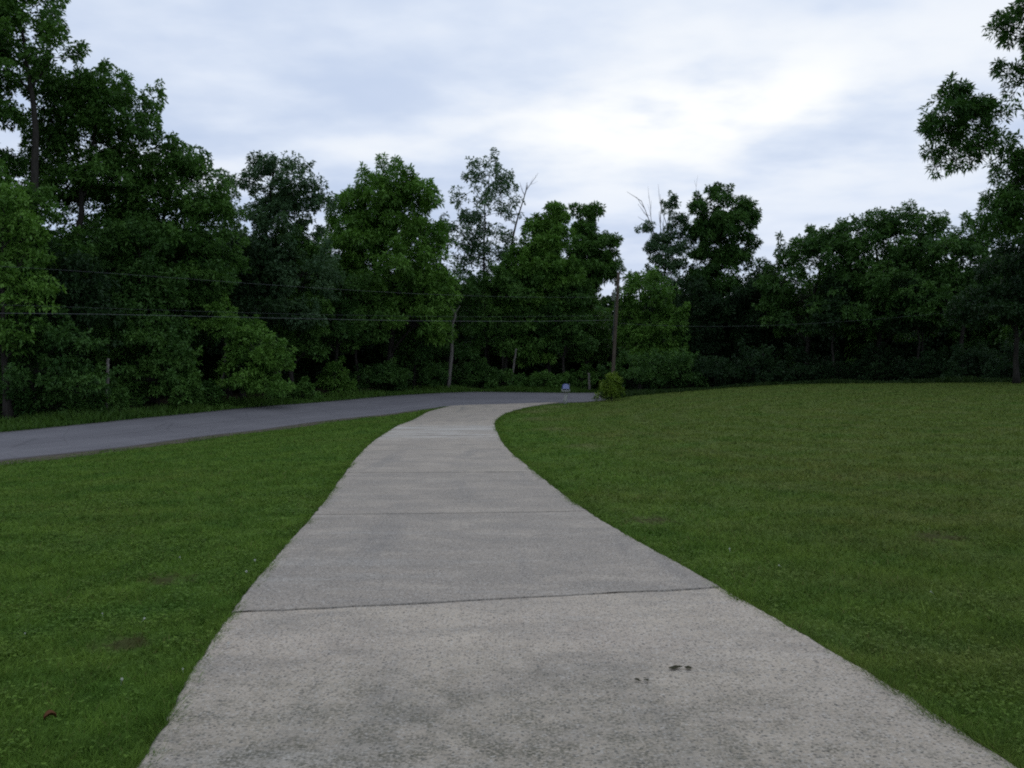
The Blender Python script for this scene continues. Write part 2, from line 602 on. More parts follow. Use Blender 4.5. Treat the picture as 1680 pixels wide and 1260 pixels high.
def make_concrete():
    t = NT('exposed_aggregate_concrete')
    p = t.scalev(t.pos(), (1, 1, 0))
    slab = t.attr('slab')
    n1 = t.noise(p, .55, 4, .6)
    n2 = t.noise(p, 2.6, 5, .65)
    n3 = t.noise(p, 26, 4, .65)
    c = t.mix(t.map(n2, .28, .72), (.425, .350, .262), (.560, .472, .362))
    c = t.mix(t.map(n1, .42, .66, 0, .55), c, (.400, .325, .265))          # rusty pink areas
    c = t.mix(t.math('MULTIPLY', slab, .80), c, (.272, .230, .185))          # greyer pours
    c = t.mix(t.map(n3, .25, .75, 0, .35), c, (.46, .43, .39))
    # tan and cool blotches, cross-wise broom streaks and pale scoured areas
    n4 = t.noise(t.scalev(p, (.9, 1.6, 1)), 1.1, 5, .65, .4)
    c = t.mix(t.map(n4, .48, .66, 0, .62), c, (.255, .226, .192))
    c = t.mix(t.map(n4, .47, .32, 0, .55), c, (.50, .43, .345))
    st = t.noise(t.scalev(p, (.22, 1.7, 1)), 1.5, 6, .7)
    c = t.mix(t.map(st, .54, .70, 0, .26), c, (.190, .184, .180))
    c = t.mix(t.map(st, .44, .32, 0, .34), c, (.52, .49, .44))
    tyre = t.noise(t.scalev(p, (1.3, .16, 1)), 1.2, 4, .6)
    c = t.mix(t.map(tyre, .54, .70, 0, .42), c, (.165, .160, .155))
    # aggregate: fine pale and dark stones, then scattered pits
    cells = t.voro(p, 85, 1)
    sc = t.n('ShaderNodeSeparateColor')
    t.link(cells, sc.inputs[0])
    c = t.mix(t.map(sc.outputs[0], 0, 1, 0, .30), c, (.20, .185, .17))
    c = t.mix(t.map(sc.outputs[1], .80, 1, 0, .55), c, (.58, .55, .50))
    # moss and dirt held in the pits, thicker in a low area
    low = t.n('ShaderNodeVectorMath', operation='DISTANCE')
    t.link(t.scalev(p, (.55, 1, 1)), low.inputs[0])
    low.inputs[1].default_value = (-.15, 3.15, 0)
    wet = t.math('ADD', t.map(low.outputs['Value'], 2.0, .5, 0, .95), t.map(n1, .55, .75, 0, .2))

    def pits(c, scale, rmax, few, col, amt, gate=None):
        q = t.n('ShaderNodeTexVoronoi')
        t.link(t.scalev(p, (1, 1.15, 1)), q.inputs['Vector'])
        q.inputs['Scale'].default_value = scale
        s2 = t.n('ShaderNodeSeparateColor')
        t.link(q.outputs['Color'], s2.inputs[0])
        rad = t.map(s2.outputs[0], few, 1.0, 0, rmax)
        wob = t.math('MULTIPLY', t.math('SUBTRACT', n3, .5), .25)
        m = t.map(t.math('SUBTRACT', rad, t.math('ADD', q.outputs['Distance'], wob)), 0, .05)
        m = t.math('MULTIPLY', m, t.map(s2.outputs[1], 0, 1, .35, 1))
        if gate is not None:
            m = t.math('MULTIPLY', m, gate)
        return t.mix(t.math('MULTIPLY', m, amt), c, col)
    c = pits(c, 60, .56, .08, (.085, .080, .074), .9)
    c = pits(c, 22, .22, .62, (.045, .044, .043), .95)
    moss = t.math('MULTIPLY', wet, t.map(t.noise(p, 4.5, 3, .6), .40, .66, .12, 1.0), True)
    c = pits(c, 50, .75, .0, (.062, .062, .040), .95, moss)
    c = t.mix(t.math('MULTIPLY', moss, t.map(t.noise(p, 58, 3, .65), .42, .56, 0, .82)), c, (.074, .070, .044))
    c = pits(c, 40, .44, .28, (.095, .090, .082), .9)
    c = pits(c, 8, .10, .75, (.022, .022, .020), .95)
    c = t.mix(t.math('MULTIPLY', wet, .22), c, (.15, .15, .115))
    # pale scoured strip near the top of the drive
    sp = t.n('ShaderNodeSeparateXYZ')
    t.link(t.pos(), sp.inputs[0])
    yy = t.math('ADD', sp.outputs[1], t.map(n2, .2, .8, -1.5, 1.5))
    band = t.math('MULTIPLY', t.map(yy, 22.5, 24.5), t.map(yy, 30.5, 28.5))
    c = t.mix(t.math('MULTIPLY', band, t.map(st, .46, .58, 0, .65)), c, (.62, .60, .55))
    edge = t.attr('edge')
    c = t.mix(t.math('MULTIPLY', edge, t.map(n3, .3, .6, .2, .8)), c, (.12, .112, .09))
    h = t.math('ADD', n3, t.math('MULTIPLY', sc.outputs[0], .4))
    return t.done(t.bsdf(c, .88, .25, 0, t.bump(h, .35, .004)))


def make_asphalt():
    t = NT('worn_asphalt')
    p = t.scalev(t.pos(), (1, 1, 0))
    v = t.attr('across')
    n1 = t.noise(p, .5, 4, .6)
    n2 = t.noise(p, 22, 4, .7)
    c = t.mix(t.map(n1, .3, .7), (.138, .132, .146), (.178, .170, .184))
    tr = t.math('ADD', t.map(t.math('ABSOLUTE', t.math('SUBTRACT', v, .27), 0), .0, .10, 1, 0),
                t.map(t.math('ABSOLUTE', t.math('SUBTRACT', v, .73), 0), .0, .10, 1, 0), True)
    c = t.mix(t.math('MULTIPLY', tr, .35), c, (.215, .206, .220))
    seam = t.map(t.math('ABSOLUTE', t.math('SUBTRACT', v, t.map(n1, 0, 1, .47, .53)), 0), .0, .025, .5, 0)
    c = t.mix(seam, c, (.095, .092, .10))
    c = t.mix(t.map(n2, .35, .75, 0, .45), c, (.19, .185, .19))
    ck = t.n('ShaderNodeTexVoronoi', feature='DISTANCE_TO_EDGE')
    t.link(p, ck.inputs['Vector'])
    ck.inputs['Scale'].default_value = .42
    c = t.mix(t.math('MULTIPLY', t.map(t.math('ADD', ck.outputs[0], t.map(n2, .3, .7, -.006, .006)), .012, .003), .35), c, (.075, .073, .078))
    pt_ = t.noise(p, .16, 2, .5)
    c = t.mix(t.map(pt_, .54, .64, 0, .22), c, (.10, .098, .108))
    ed = t.map(t.math('ABSOLUTE', t.math('SUBTRACT', v, .5), 0), .46, .5)
    c = t.mix(t.math('MULTIPLY', ed, .6), c, (.10, .088, .070))
    return t.done(t.bsdf(c, .85, .25, 0, t.bump(n2, .4, .008)))


def make_gravel():
    t = NT('dirt_and_gravel')
    p = t.scalev(t.pos(), (1, 1, 0))
    n1 = t.noise(p, 3.0, 5, .7)
    n2 = t.noise(p, 30, 3, .7)
    c = t.mix(t.map(n1, .3, .7), (.050, .040, .022), (.135, .118, .090))
    c = t.mix(t.map(n2, .45, .7, 0, .6), c, (.22, .205, .18))
    return t.done(t.bsdf(c, .95, .1, 0, t.bump(n2, .8, .02)))


def bark_mat(name, a, b):
    t = NT(name)
    p = t.obj()
    n = t.noise(t.scalev(p, (7, 7, 1.2)), 2.0, 5, .65)
    c = t.mix(t.map(n, .3, .7), a, b)
    return t.done(t.bsdf(c, .9, .1, 0, t.bump(n, .6, .04)))


M_GROUND, M_GRASS, M_CONC, M_ASPH, M_GRAVEL = make_ground_mat(), make_grass_mat(), make_concrete(), make_asphalt(), make_gravel()
M_BARK = bark_mat('dark_bark', (.020, .018, .016), (.055, .049, .043))
M_PALE = bark_mat('weathered_pale_bark', (.10, .092, .084), (.22, .20, .18))
L_DEEP = leaf_mat('deep_green_leaves', (0.0330, 0.0875, 0.0216), (0.0808, 0.1718, 0.0368))
L_MID = leaf_mat('mid_green_leaves', (0.0431, 0.1085, 0.0232), (0.1038, 0.2125, 0.0419))
L_FRESH = leaf_mat('fresh_green_leaves', (0.0584, 0.1429, 0.0247), (0.1412, 0.2765, 0.0469))
L_GREY = leaf_mat('greyish_green_leaves', (0.0476, 0.1018, 0.0471), (0.1031, 0.1792, 0.0838))
L_DARK = leaf_mat('shade_toned_leaves', (0.0146, 0.0375, 0.0149), (0.0310, 0.0695, 0.0223))  # darker leaf copy: the gloom inside the wood is put into the colour
L_LIME = leaf_mat('yellow_green_leaves', (.085, .155, .018), (.185, .270, .034))

# ------------------------------------------------------------------ ground sheet
def axis(lo, hi, step, outer):
    core = np.arange(lo, hi + 1e-6, step)
    ext = step * np.cumsum(1.35 ** np.arange(1, 40))
    ext = ext[ext < outer]
    return np.concatenate([lo - ext[::-1], core, hi + ext])


gx, gy = axis(-36, 42, .33, 1500), axis(-8, 74, .33, 1500)
GX, GY = np.meshgrid(gx, gy)
GZ = ground(GX, GY)
ind = in_drive(GX, GY, -.22)
inr = (GY > near_y(GX) + .35) & (GY < far_y(GX) - .35)
GZ = GZ + (vnoise(GX, GY, 1.1, 5) - .5) * .03 * ~(in_drive(GX, GY, .1)) - .10 * (ind | inr)
forest = np.clip((GY - far_y(GX)) / 1.5, 0, 1)
forest = np.maximum(forest, np.clip((GY - crest_y(GX)) / 2.0 - .2, 0, 1) * (GX > 5.9))
forest = np.where(GX < -33, np.clip((-GX - 33) / 2, 0, 1), forest)
forest = np.where((GX > 34), np.clip((GX - 34) / 3, 0, 1) * (GY > 5), forest)
nx, ny = len(gx), len(gy)
I = np.arange(nx * ny).reshape(ny, nx)
Q = np.stack([I[:-1, :-1], I[:-1, 1:], I[1:, 1:], I[1:, :-1]], -1).reshape(-1, 4)
go = mesh_from('ground', np.stack([GX, GY, GZ], -1).reshape(-1, 3), [Q], M_GROUND, attrs={'forest': forest.ravel()}, smooth=True)
tag(go, 'mown green lawn ground rolling up to the tree line', 'ground', kind='structure')

# ------------------------------------------------------------------ road
def strip(name, A, B, mat, lift, m, skirt=.12, attr='across', jit=0.0, seed=1):
    n = len(A)
    u = np.linspace(0, 1, m)
    pts = A[:, None, :] * (1 - u[None, :, None]) + B[:, None, :] * u[None, :, None]
    if jit:
        s = np.cumsum(np.concatenate([[0], np.hypot(*np.diff(A, axis=0).T)]))
        d = (B - A) / (np.linalg.norm(B - A, axis=1)[:, None] + 1e-9)
        pts[:, 0] += d * ((vnoise(s, s * 0 + seed, 2.3, seed) - .5) * jit + (vnoise(s, s * 0, .6, seed) - .5) * jit)[:, None]
        pts[:, -1] += d * ((vnoise(s, s * 0 + seed, 2.3, seed + 3) - .5) * jit + (vnoise(s, s * 0, .6, seed + 4) - .5) * jit)[:, None]
    X, Y = pts[..., 0], pts[..., 1]
    Z = ground(X, Y) + lift
    V = np.stack([X, Y, Z], -1)
    lo0, lo1 = V[:, :1].copy(), V[:, -1:].copy()
    lo0[..., 2] -= skirt
    lo1[..., 2] -= skirt
    V = np.concatenate([lo0, V, lo1], 1)
    att = np.broadcast_to(np.concatenate([[0], u, [1]])[None], (n, m + 2))
    J = np.arange(n * (m + 2)).reshape(n, m + 2)
    q = np.stack([J[:-1, :-1], J[:-1, 1:], J[1:, 1:], J[1:, :-1]], -1).reshape(-1, 4)
    return mesh_from(name, V.reshape(-1, 3), [q], mat, attrs={attr: att.ravel()})


road = strip('road', nE, fE, M_ASPH, .035, 14, jit=.16)
tag(road, 'grey asphalt country road curving along the wood', 'road', kind='structure')
# dirt shoulder on the lawn side: wide at the left, dying out towards the drive
k = (nE[:, 1] > 5) & (nE[:, 0] < -5.2)
A = nE[k]
dirn = np.gradient(A, axis=0)
dirn /= np.linalg.norm(dirn, axis=1)[:, None]
nrm = np.stack([dirn[:, 1], -dirn[:, 0]], 1)
wid = np.interp(A[:, 1], [5, 20, 27, 34, 41], [1.6, 1.35, .95, .6, .3])
sh = strip('road_shoulder', A + nrm * wid[:, None], A - nrm * .15, M_GRAVEL, .014, 4, skirt=.05, jit=.3, seed=7)
tag(sh, 'thin brown dirt and gravel shoulder between the road and left lawn', 'shoulder', kind='structure')

# ------------------------------------------------------------------ concrete drive, poured in slabs
jy_l = [-8, -3.2, 1.1, 5.80, 10.62, 15.35, 19.9, 24.5, 29.1, 33.6, 38.4, 43.0, 46.4]
jy_r = [-8, -3.0, 1.5, 6.62, 10.95, 15.40, 20.1, 24.6, 29.3, 33.8, 38.6, 43.6, 48.1]
slab_t = [.2, .1, .0, 1.0, .85, .6, .5, .75, .25, .45, .35, .25]
Vs, Qs, AS, AE = [], [], [], []
off = 0
for i in range(len(jy_l) - 1):
    g = .006 if i in (2, 3) else .010
    m, nn = 61, 90
    tt = np.concatenate([[0, .003], np.linspace(.007, .993, nn - 4), [.997, 1]])
    yl = jy_l[i] + g + (jy_l[i + 1] - jy_l[i] - 2 * g) * tt
    yr = jy_r[i] + g + (jy_r[i + 1] - jy_r[i] - 2 * g) * tt
    Lp = np.stack([driveL(yl), yl], 1)
    Rp = np.stack([driveR(np.minimum(yr, 48.09)), yr], 1)
    jl = (vnoise(yl, yl * 0, 6.0, 2) - .5) * .018 + (vnoise(yl, yl * 0, 23.0, 2) - .5) * .012
    jr = (vnoise(yr, yr * 0, 6.0, 9) - .5) * .018 + (vnoise(yr, yr * 0, 23.0, 9) - .5) * .012
    Lp[:, 0] += jl
    Rp[:, 0] += jr
    u = np.concatenate([[0, .004], np.linspace(.010, .990, m - 4), [.996, 1]])
    pts = Lp[:, None] * (1 - u[None, :, None]) + Rp[:, None] * u[None, :, None]
    if i == len(jy_l) - 2:      # the mouth follows the edge of the road
        e_y = near_y(pts[-1, :, 0]) + .12
        sft = (e_y - pts[-1, :, 1])
        pts[:, :, 1] += sft[None] * (tt[:, None] ** 1.5)
    # joints wander slightly
    wob = (vnoise(u * 9, u * 0 + i, 1.0, 31) - .5) * .05 + (vnoise(u * 31, u * 0 + i, 1.0, 33) - .5) * .022
    pts[-1, :, 1] += wob
    wob0 = (vnoise(u * 9, u * 0 + i - 1, 1.0, 31) - .5) * .05 + (vnoise(u * 31, u * 0 + i - 1, 1.0, 33) - .5) * .022 + (vnoise(u * 47, u * 0 + i, 1.0, 35) - .6) * .012
    pts[0, :, 1] += wob0
    X, Y = pts[..., 0], pts[..., 1]
    lift = [.03, .030, .034, .041, .045, .049, .051, .054, .055, .057, .057, .058][i]
    Z = ground(X, Y) + lift
    Z[:, [0, -1]] -= .008
    top = np.stack([X, Y, Z], -1)
    ring = np.pad(top, ((1, 1), (1, 1), (0, 0)), mode='edge')
    ring[0, :, 2] -= .09
    ring[-1, :, 2] -= .09
    ring[:, 0, 2] -= .09
    ring[:, -1, 2] -= .09
    h, w_ = ring.shape[:2]
    J = np.arange(h * w_).reshape(h, w_) + off
    Qs.append(np.stack([J[:-1, :-1], J[:-1, 1:], J[1:, 1:], J[1:, :-1]], -1).reshape(-1, 4))
    Vs.append(ring.reshape(-1, 3))
    AS.append(np.full(h * w_, slab_t[i]))
    ed = np.zeros((h, w_))
    ed[:, :2] = 1
    ed[:, -2:] = 1
    ed[:2] = .4
    ed[-2:] = .4
    AE.append(ed.ravel())
    off += h * w_
dv = mesh_from('driveway', np.vstack(Vs), [np.vstack(Qs)], M_CONC, attrs={'slab': np.concatenate(AS), 'edge': np.concatenate(AE)})
tag(dv, 'long pale concrete driveway poured in slabs curving down to the road', 'driveway', kind='structure')

# ------------------------------------------------------------------ lawn grass
rng = np.random.default_rng(11)


def lawn_ok(x, y, m=-.02):
    ok = ~in_drive(x, y, m)
    ok &= y < near_y(x) - np.interp(y, [5, 20, 27, 34, 41, 50], [1.25, 1.05, .72, .42, .2, .02])
    ok &= ~((x > 5.9) & (y > crest_y(x) + 1.2))
    return ok


N = 760000
u = rng.random(N)
y0, y1 = 2.3, 56.5
D = y0 * (y1 / y0) ** u
X = (rng.random(N) * 2 - 1) * (.74 * D + 1.0)
# extra rows hugging the edges of the drive
Ne = 60000
De = 2.3 * (46 / 2.3) ** rng.random(Ne)
side = rng.random(Ne) < .5
Xe = np.where(side, driveL(np.minimum(De, 46.3)) + .05 * vnoise(De, De * 0, 2.6, 21) - np.abs(rng.normal(0, .05, Ne)) * np.sqrt(De / 4), driveR(De) - .05 * vnoise(De, De * 0, 2.6, 22) + np.abs(rng.normal(0, .05, Ne)) * np.sqrt(De / 4))
X = np.concatenate([X, Xe])
D = np.concatenate([D, De])
edgeb = np.concatenate([np.zeros(N, bool), np.ones(Ne, bool)])
ok = np.where(edgeb, lawn_ok(X, D, -.06), lawn_ok(X, D))
X, D, edgeb = X[ok], D[ok], edgeb[ok]
n = len(X)
bare = np.zeros(n)
for (bx, by, br) in BARE:
    bare = np.maximum(bare, np.clip(1.3 - np.hypot(X - bx, D - by) / br, 0, 1))
ok = rng.random(n) > bare * .9
X, D, edgeb = X[ok], D[ok], edgeb[ok]
n = len(X)
Z = ground(X, D) + (vnoise(X, D, 1.1, 5) - .5) * .03 - .006
tuft = vnoise(X, D, 2.2, 77) * .6 + vnoise(X, D, 9.0, 78) * .4
hgt = (.020 + .046 * tuft) * (.6 + .8 * rng.random(n)) * np.interp(D, [3, 20, 50], [1, 1.15, 1.3]) * np.where(edgeb, 1.15, 1)
wid = np.interp(D, [2.5, 6, 12, 25, 55], [.0060, .0098, .017, .030, .060]) * (.6 + .8 * rng.random(n))
ang = rng.random(n) * 2 * np.pi
lean = rng.normal(0, .9, (n, 2)) * hgt[:, None]
base = np.stack([X, D, Z], 1)
sx = np.stack([np.cos(ang), np.sin(ang) * .6, np.zeros(n)], 1) * (wid / 2)[:, None]
tip = base + np.stack([lean[:, 0], lean[:, 1], hgt], 1)
tip += sx * (rng.random((n, 1)) - .5)
V = np.stack([base - sx, base + sx, tip], 1).reshape(-1, 3)
tint = np.clip(.5 * rng.random(n) + .5 * vnoise(X, D, 5.0, 3) + rng.normal(0, .12, n), 0, .92)
tint = np.where(rng.random(n) < .025, 1.0, tint)
gr = mesh_from('grass', V, [np.arange(3 * n).reshape(n, 3)], M_GRASS, attrs={'tint': np.repeat(tint, 3)})
tag(gr, 'short mown grass blades covering the lawn on both sides', 'grass', kind='stuff')

# clover: small flat leaflets in patches close to the viewer
N = 300000
D = 2.3 * (14 / 2.3) ** rng.random(N)
X = (rng.random(N) * 2 - 1) * (.74 * D + .6)
dens = np.clip((vnoise(X, D, .8, 41) * .6 + vnoise(X, D, 3.1, 42) * .4 - .44) * 5, .05, 1)
ok = lawn_ok(X, D, .03) & (rng.random(N) < dens * np.where(X < 0, .34, .12))
X, D = X[ok], D[ok]
n = len(X)
Z = ground(X, D) + .018 + .030 * rng.random(n)
a0 = rng.random(n) * 2 * np.pi
Vc, Tc = [], []
sz = np.interp(D, [2.5, 7, 14], [.0095, .014, .022])
for kq in range(3):
    a = a0 + kq * 2.094
    d = np.stack([np.cos(a), np.sin(a), rng.normal(0, .25, n)], 1) * sz[:, None]
    s_ = np.stack([-np.sin(a), np.cos(a), rng.normal(0, .25, n)], 1) * (sz * .55)[:, None]
    b = np.stack([X, D, Z], 1)
    Vc.append(np.stack([b, b + d * .6 + s_, b + d * 1.15, b + d * .6 - s_], 1))
Vc = np.concatenate(Vc).reshape(-1, 3)
tintc = np.tile(np.clip(rng.normal(.52, .2, n), 0, .92), 3)
cl = mesh_from('clover', Vc, [np.arange(len(Vc)).reshape(-1, 4)], M_GRASS, attrs={'tint': np.repeat(tintc, 4)})
tag(cl, 'low clover leaves growing in patches among the grass', 'clover', kind='stuff')

# tall weeds along the far side of the road and in front of the right-hand trees
def weeds(name, X, Y, hmin, hmax, mat, label, lean=.35):
    n = len(X)
    Z = ground(X, Y) - .02
    h = (hmin + (hmax - hmin) * rng.random(n) ** 1.6) * (.5 + vnoise(X, Y, .5, 8))
    w = .012 + .022 * rng.random(n)
    a = rng.random(n) * 2 * np.pi
    sx = np.stack([np.cos(a), np.sin(a), np.zeros(n)], 1) * w[:, None]
    b = np.stack([X, Y, Z], 1)
    ld = rng.normal(0, lean, (n, 2)) * h[:, None]
    mid = b + np.stack([ld[:, 0] * .35, ld[:, 1] * .35, h * .6], 1)
    tp = b + np.stack([ld[:, 0], ld[:, 1], h], 1)
    V = np.stack([b - sx, b + sx, mid + sx * .9, tp, mid - sx * .9], 1).reshape(-1, 3)
    t = np.clip(rng.normal(.5, .25, n) + (vnoise(X, Y, .35, 19) - .5) * .6, 0, 1)
    o = mesh_from(name, V, [np.arange(5 * n).reshape(n, 5)], mat, attrs={'tint': np.repeat(t, 5)})
    tag(o, label, 'weeds', kind='stuff')
    return o


M_WEED = leaf_mat('verge_grass', (.036, .090, .014), (.082, .160, .024), .2)
n = 60000
i = rng.integers(0, len(fE) - 1, n)
i = i[(fE[i, 0] > -26) & (fE[i, 0] < 9)]
t_ = rng.random(len(i))[:, None]
p = fE[i] * (1 - t_) + fE[i + 1] * t_
dr = fE[i + 1] - fE[i]
dr /= np.linalg.norm(dr, axis=1)[:, None]
nr = np.stack([-dr[:, 1], dr[:, 0]], 1)
off_ = rng.random(len(i)) ** 1.3 * 2.8 - .08
p = p + nr * off_[:, None]
weeds('roadside_weeds', p[:, 0], p[:, 1], .08, .42, M_WEED, 'tall unmown grass and weeds edging the far side of the road')
n = 26000
xx = 5.9 + rng.random(n) * 34
yy = crest_y(xx) + .7 + rng.random(n) ** 1.4 * 2.8
M_WEED2 = leaf_mat('shaded_weeds', (.020, .044, .010), (.045, .085, .018), .15)  # darker than the verge grass: tree shade painted into the weed colour
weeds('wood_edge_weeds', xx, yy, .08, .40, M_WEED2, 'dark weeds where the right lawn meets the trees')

# ------------------------------------------------------------------ trees
def sprays_to_mesh(pos, axis_, size, tint, r, nleaf=6, ratio=.38):
    """each spray: a whorl of pointed leaflets, drooping from a twig end"""
    n = len(pos)
    up = np.array([0, 0, 1.0])
    ax = axis_ / (np.linalg.norm(axis_, axis=1)[:, None] + 1e-9)
    rf = r.normal(size=(n, 3))
    e1 = np.cross(ax, rf)
    e1 /= np.linalg.norm(e1, axis=1)[:, None] + 1e-9
    e2 = np.cross(ax, e1)
    Vs, Ts = [], []
    for k in range(nleaf):
        a = 2 * np.pi * k / nleaf + r.normal(0, .35, n)
        el = r.uniform(.15, 1.1, n)
        d = (e1 * np.cos(a)[:, None] + e2 * np.sin(a)[:, None]) * np.cos(el)[:, None] + ax * np.sin(el)[:, None]
        d[:, 2] -= .16
        d /= np.linalg.norm(d, axis=1)[:, None]
        nrm = up + r.normal(0, .55, (n, 3))
        sd = np.cross(d, nrm)
        sd /= np.linalg.norm(sd, axis=1)[:, None] + 1e-9
        L = size * r.uniform(.7, 1.25, n)
        Wd = L * ratio * r.uniform(.8, 1.2, n) * .5
        b = pos + d * (L * .12)[:, None]
        mid = b + d * (L * .5)[:, None]
        tip = b + d * L[:, None]
        tip[:, 2] -= L * .14
        lf = mid + sd * Wd[:, None]
        rt = mid - sd * Wd[:, None]
        lf[:, 2] += Wd * .25
        rt[:, 2] += Wd * .25
        Vs.append(np.stack([b, lf, tip, rt], 1))
        Ts.append(np.clip(tint + r.normal(0, .14, n), 0, 1))
    return np.concatenate(Vs).reshape(-1, 3), np.repeat(np.concatenate(Ts), 4)


def crown_points(lobes, r, clump=1.0, spray_n=26, keep=1.0, cover=1.0, flat=.8, inner=.25):
    """lobes: (centre, radii). Clumps sit on lobes' skins, sprays sit on the upper part of clumps."""
    cen, rad = np.array([l[0] for l in lobes]), np.array([l[1] for l in lobes])
    pos, axs, tin, clumps = [], [], [], []
    for li, (c, rr) in enumerate(lobes):
        area = 4 * math.pi * ((rr[0] * rr[1]) ** 1.6 / 3 + (rr[0] * rr[2]) ** 1.6 / 3 + (rr[1] * rr[2]) ** 1.6 / 3) ** (1 / 1.6)
        nc = max(5, int(area / (clump * clump) * 1.05 * cover))
        d = r.normal(size=(nc, 3))
        d /= np.linalg.norm(d, axis=1)[:, None]
        d = d[d[:, 2] > -.8 + .35 * r.random(len(d))]
        rf = np.where(r.random(len(d)) < inner, r.uniform(.35, .75, len(d)), np.where(r.random(len(d)) < .18, r.uniform(.98, 1.18, len(d)), r.uniform(.72, 1.0, len(d))))
        p = c + d * rr * rf[:, None]
        # drop those buried deep in a neighbouring lobe
        for lj in range(len(lobes)):
            if lj == li:
                continue
            q = np.linalg.norm((p - cen[lj]) / rad[lj], axis=1)
            ok = (q > .62) | (r.random(len(p)) < .12)
            p, d = p[ok], d[ok]
        ok = r.random(len(p)) < keep
        p, d = p[ok], d[ok]
        for cp, cd in zip(p, d):
            rc = clump * r.uniform(.45, .95)
            ct = np.clip(r.normal(.45, .30), 0, 1)
            ns = max(5, int(spray_n * 1.25 * rc * rc / (clump * clump) * 1.9))
            q = r.normal(size=(ns, 3))
            q /= np.linalg.norm(q, axis=1)[:, None]
            q[:, 2] = np.where(q[:, 2] < 0, q[:, 2] * .45, q[:, 2])
            s = r.uniform(.35, 1.0, ns) ** .7
            if cd[2] > .05 and r.random() < .38:      # upright shoot breaking the outline
                axv = cd * .7 + np.array([0, 0, .8]) + r.normal(0, .25, 3)
                axv /= np.linalg.norm(axv)
                tt = r.random(ns) * rc * r.uniform(1.0, 1.8)
                pp = cp + axv * tt[:, None] + q * s[:, None] * rc * (.55 - .38 * tt / (rc * 2.2))[:, None]
            else:
                pp = cp + q * s[:, None] * rc * np.array([1, 1, flat])
            pos.append(pp)
            axs.append(q * .8 + cd * .6 + np.array([0, 0, .35]) + r.normal(0, .3, (ns, 3)))
            tin.append(np.full(ns, ct) + .18 * q[:, 2] * 0 + r.normal(0, .08, ns))
            clumps.append(cp)
    return np.vstack(pos), np.vstack(axs), np.concatenate(tin), np.array(clumps)


def bez(a, b, c, n):
    t = np.linspace(0, 1, n)[:, None]
    return a * (1 - t) ** 2 + 2 * b * t * (1 - t) + c * t * t


def bare_branch(mb, a, d, L, rad, r, depth=0, maxd=3, drift=.07):
    n = 6
    pts = [np.array(a, float)]
    dd = np.array(d, float)
    for i in range(n):
        dd = dd + r.normal(0, drift, 3)
        dd[2] += .05
        dd /= np.linalg.norm(dd)
        pts.append(pts[-1] + dd * L / n)
    mb.tube(pts, np.linspace(rad, rad * .35, n + 1), 5 if depth else 6)
    if depth < maxd:
        for k in range(r.integers(2, 5)):
            i = r.integers(2, n + 1)
            q = dd + r.normal(0, .42, 3)
            q /= np.linalg.norm(q)
            bare_branch(mb, pts[i], q, L * r.uniform(.25, .45), rad * .5, r, depth + 1, maxd)


TREES = []


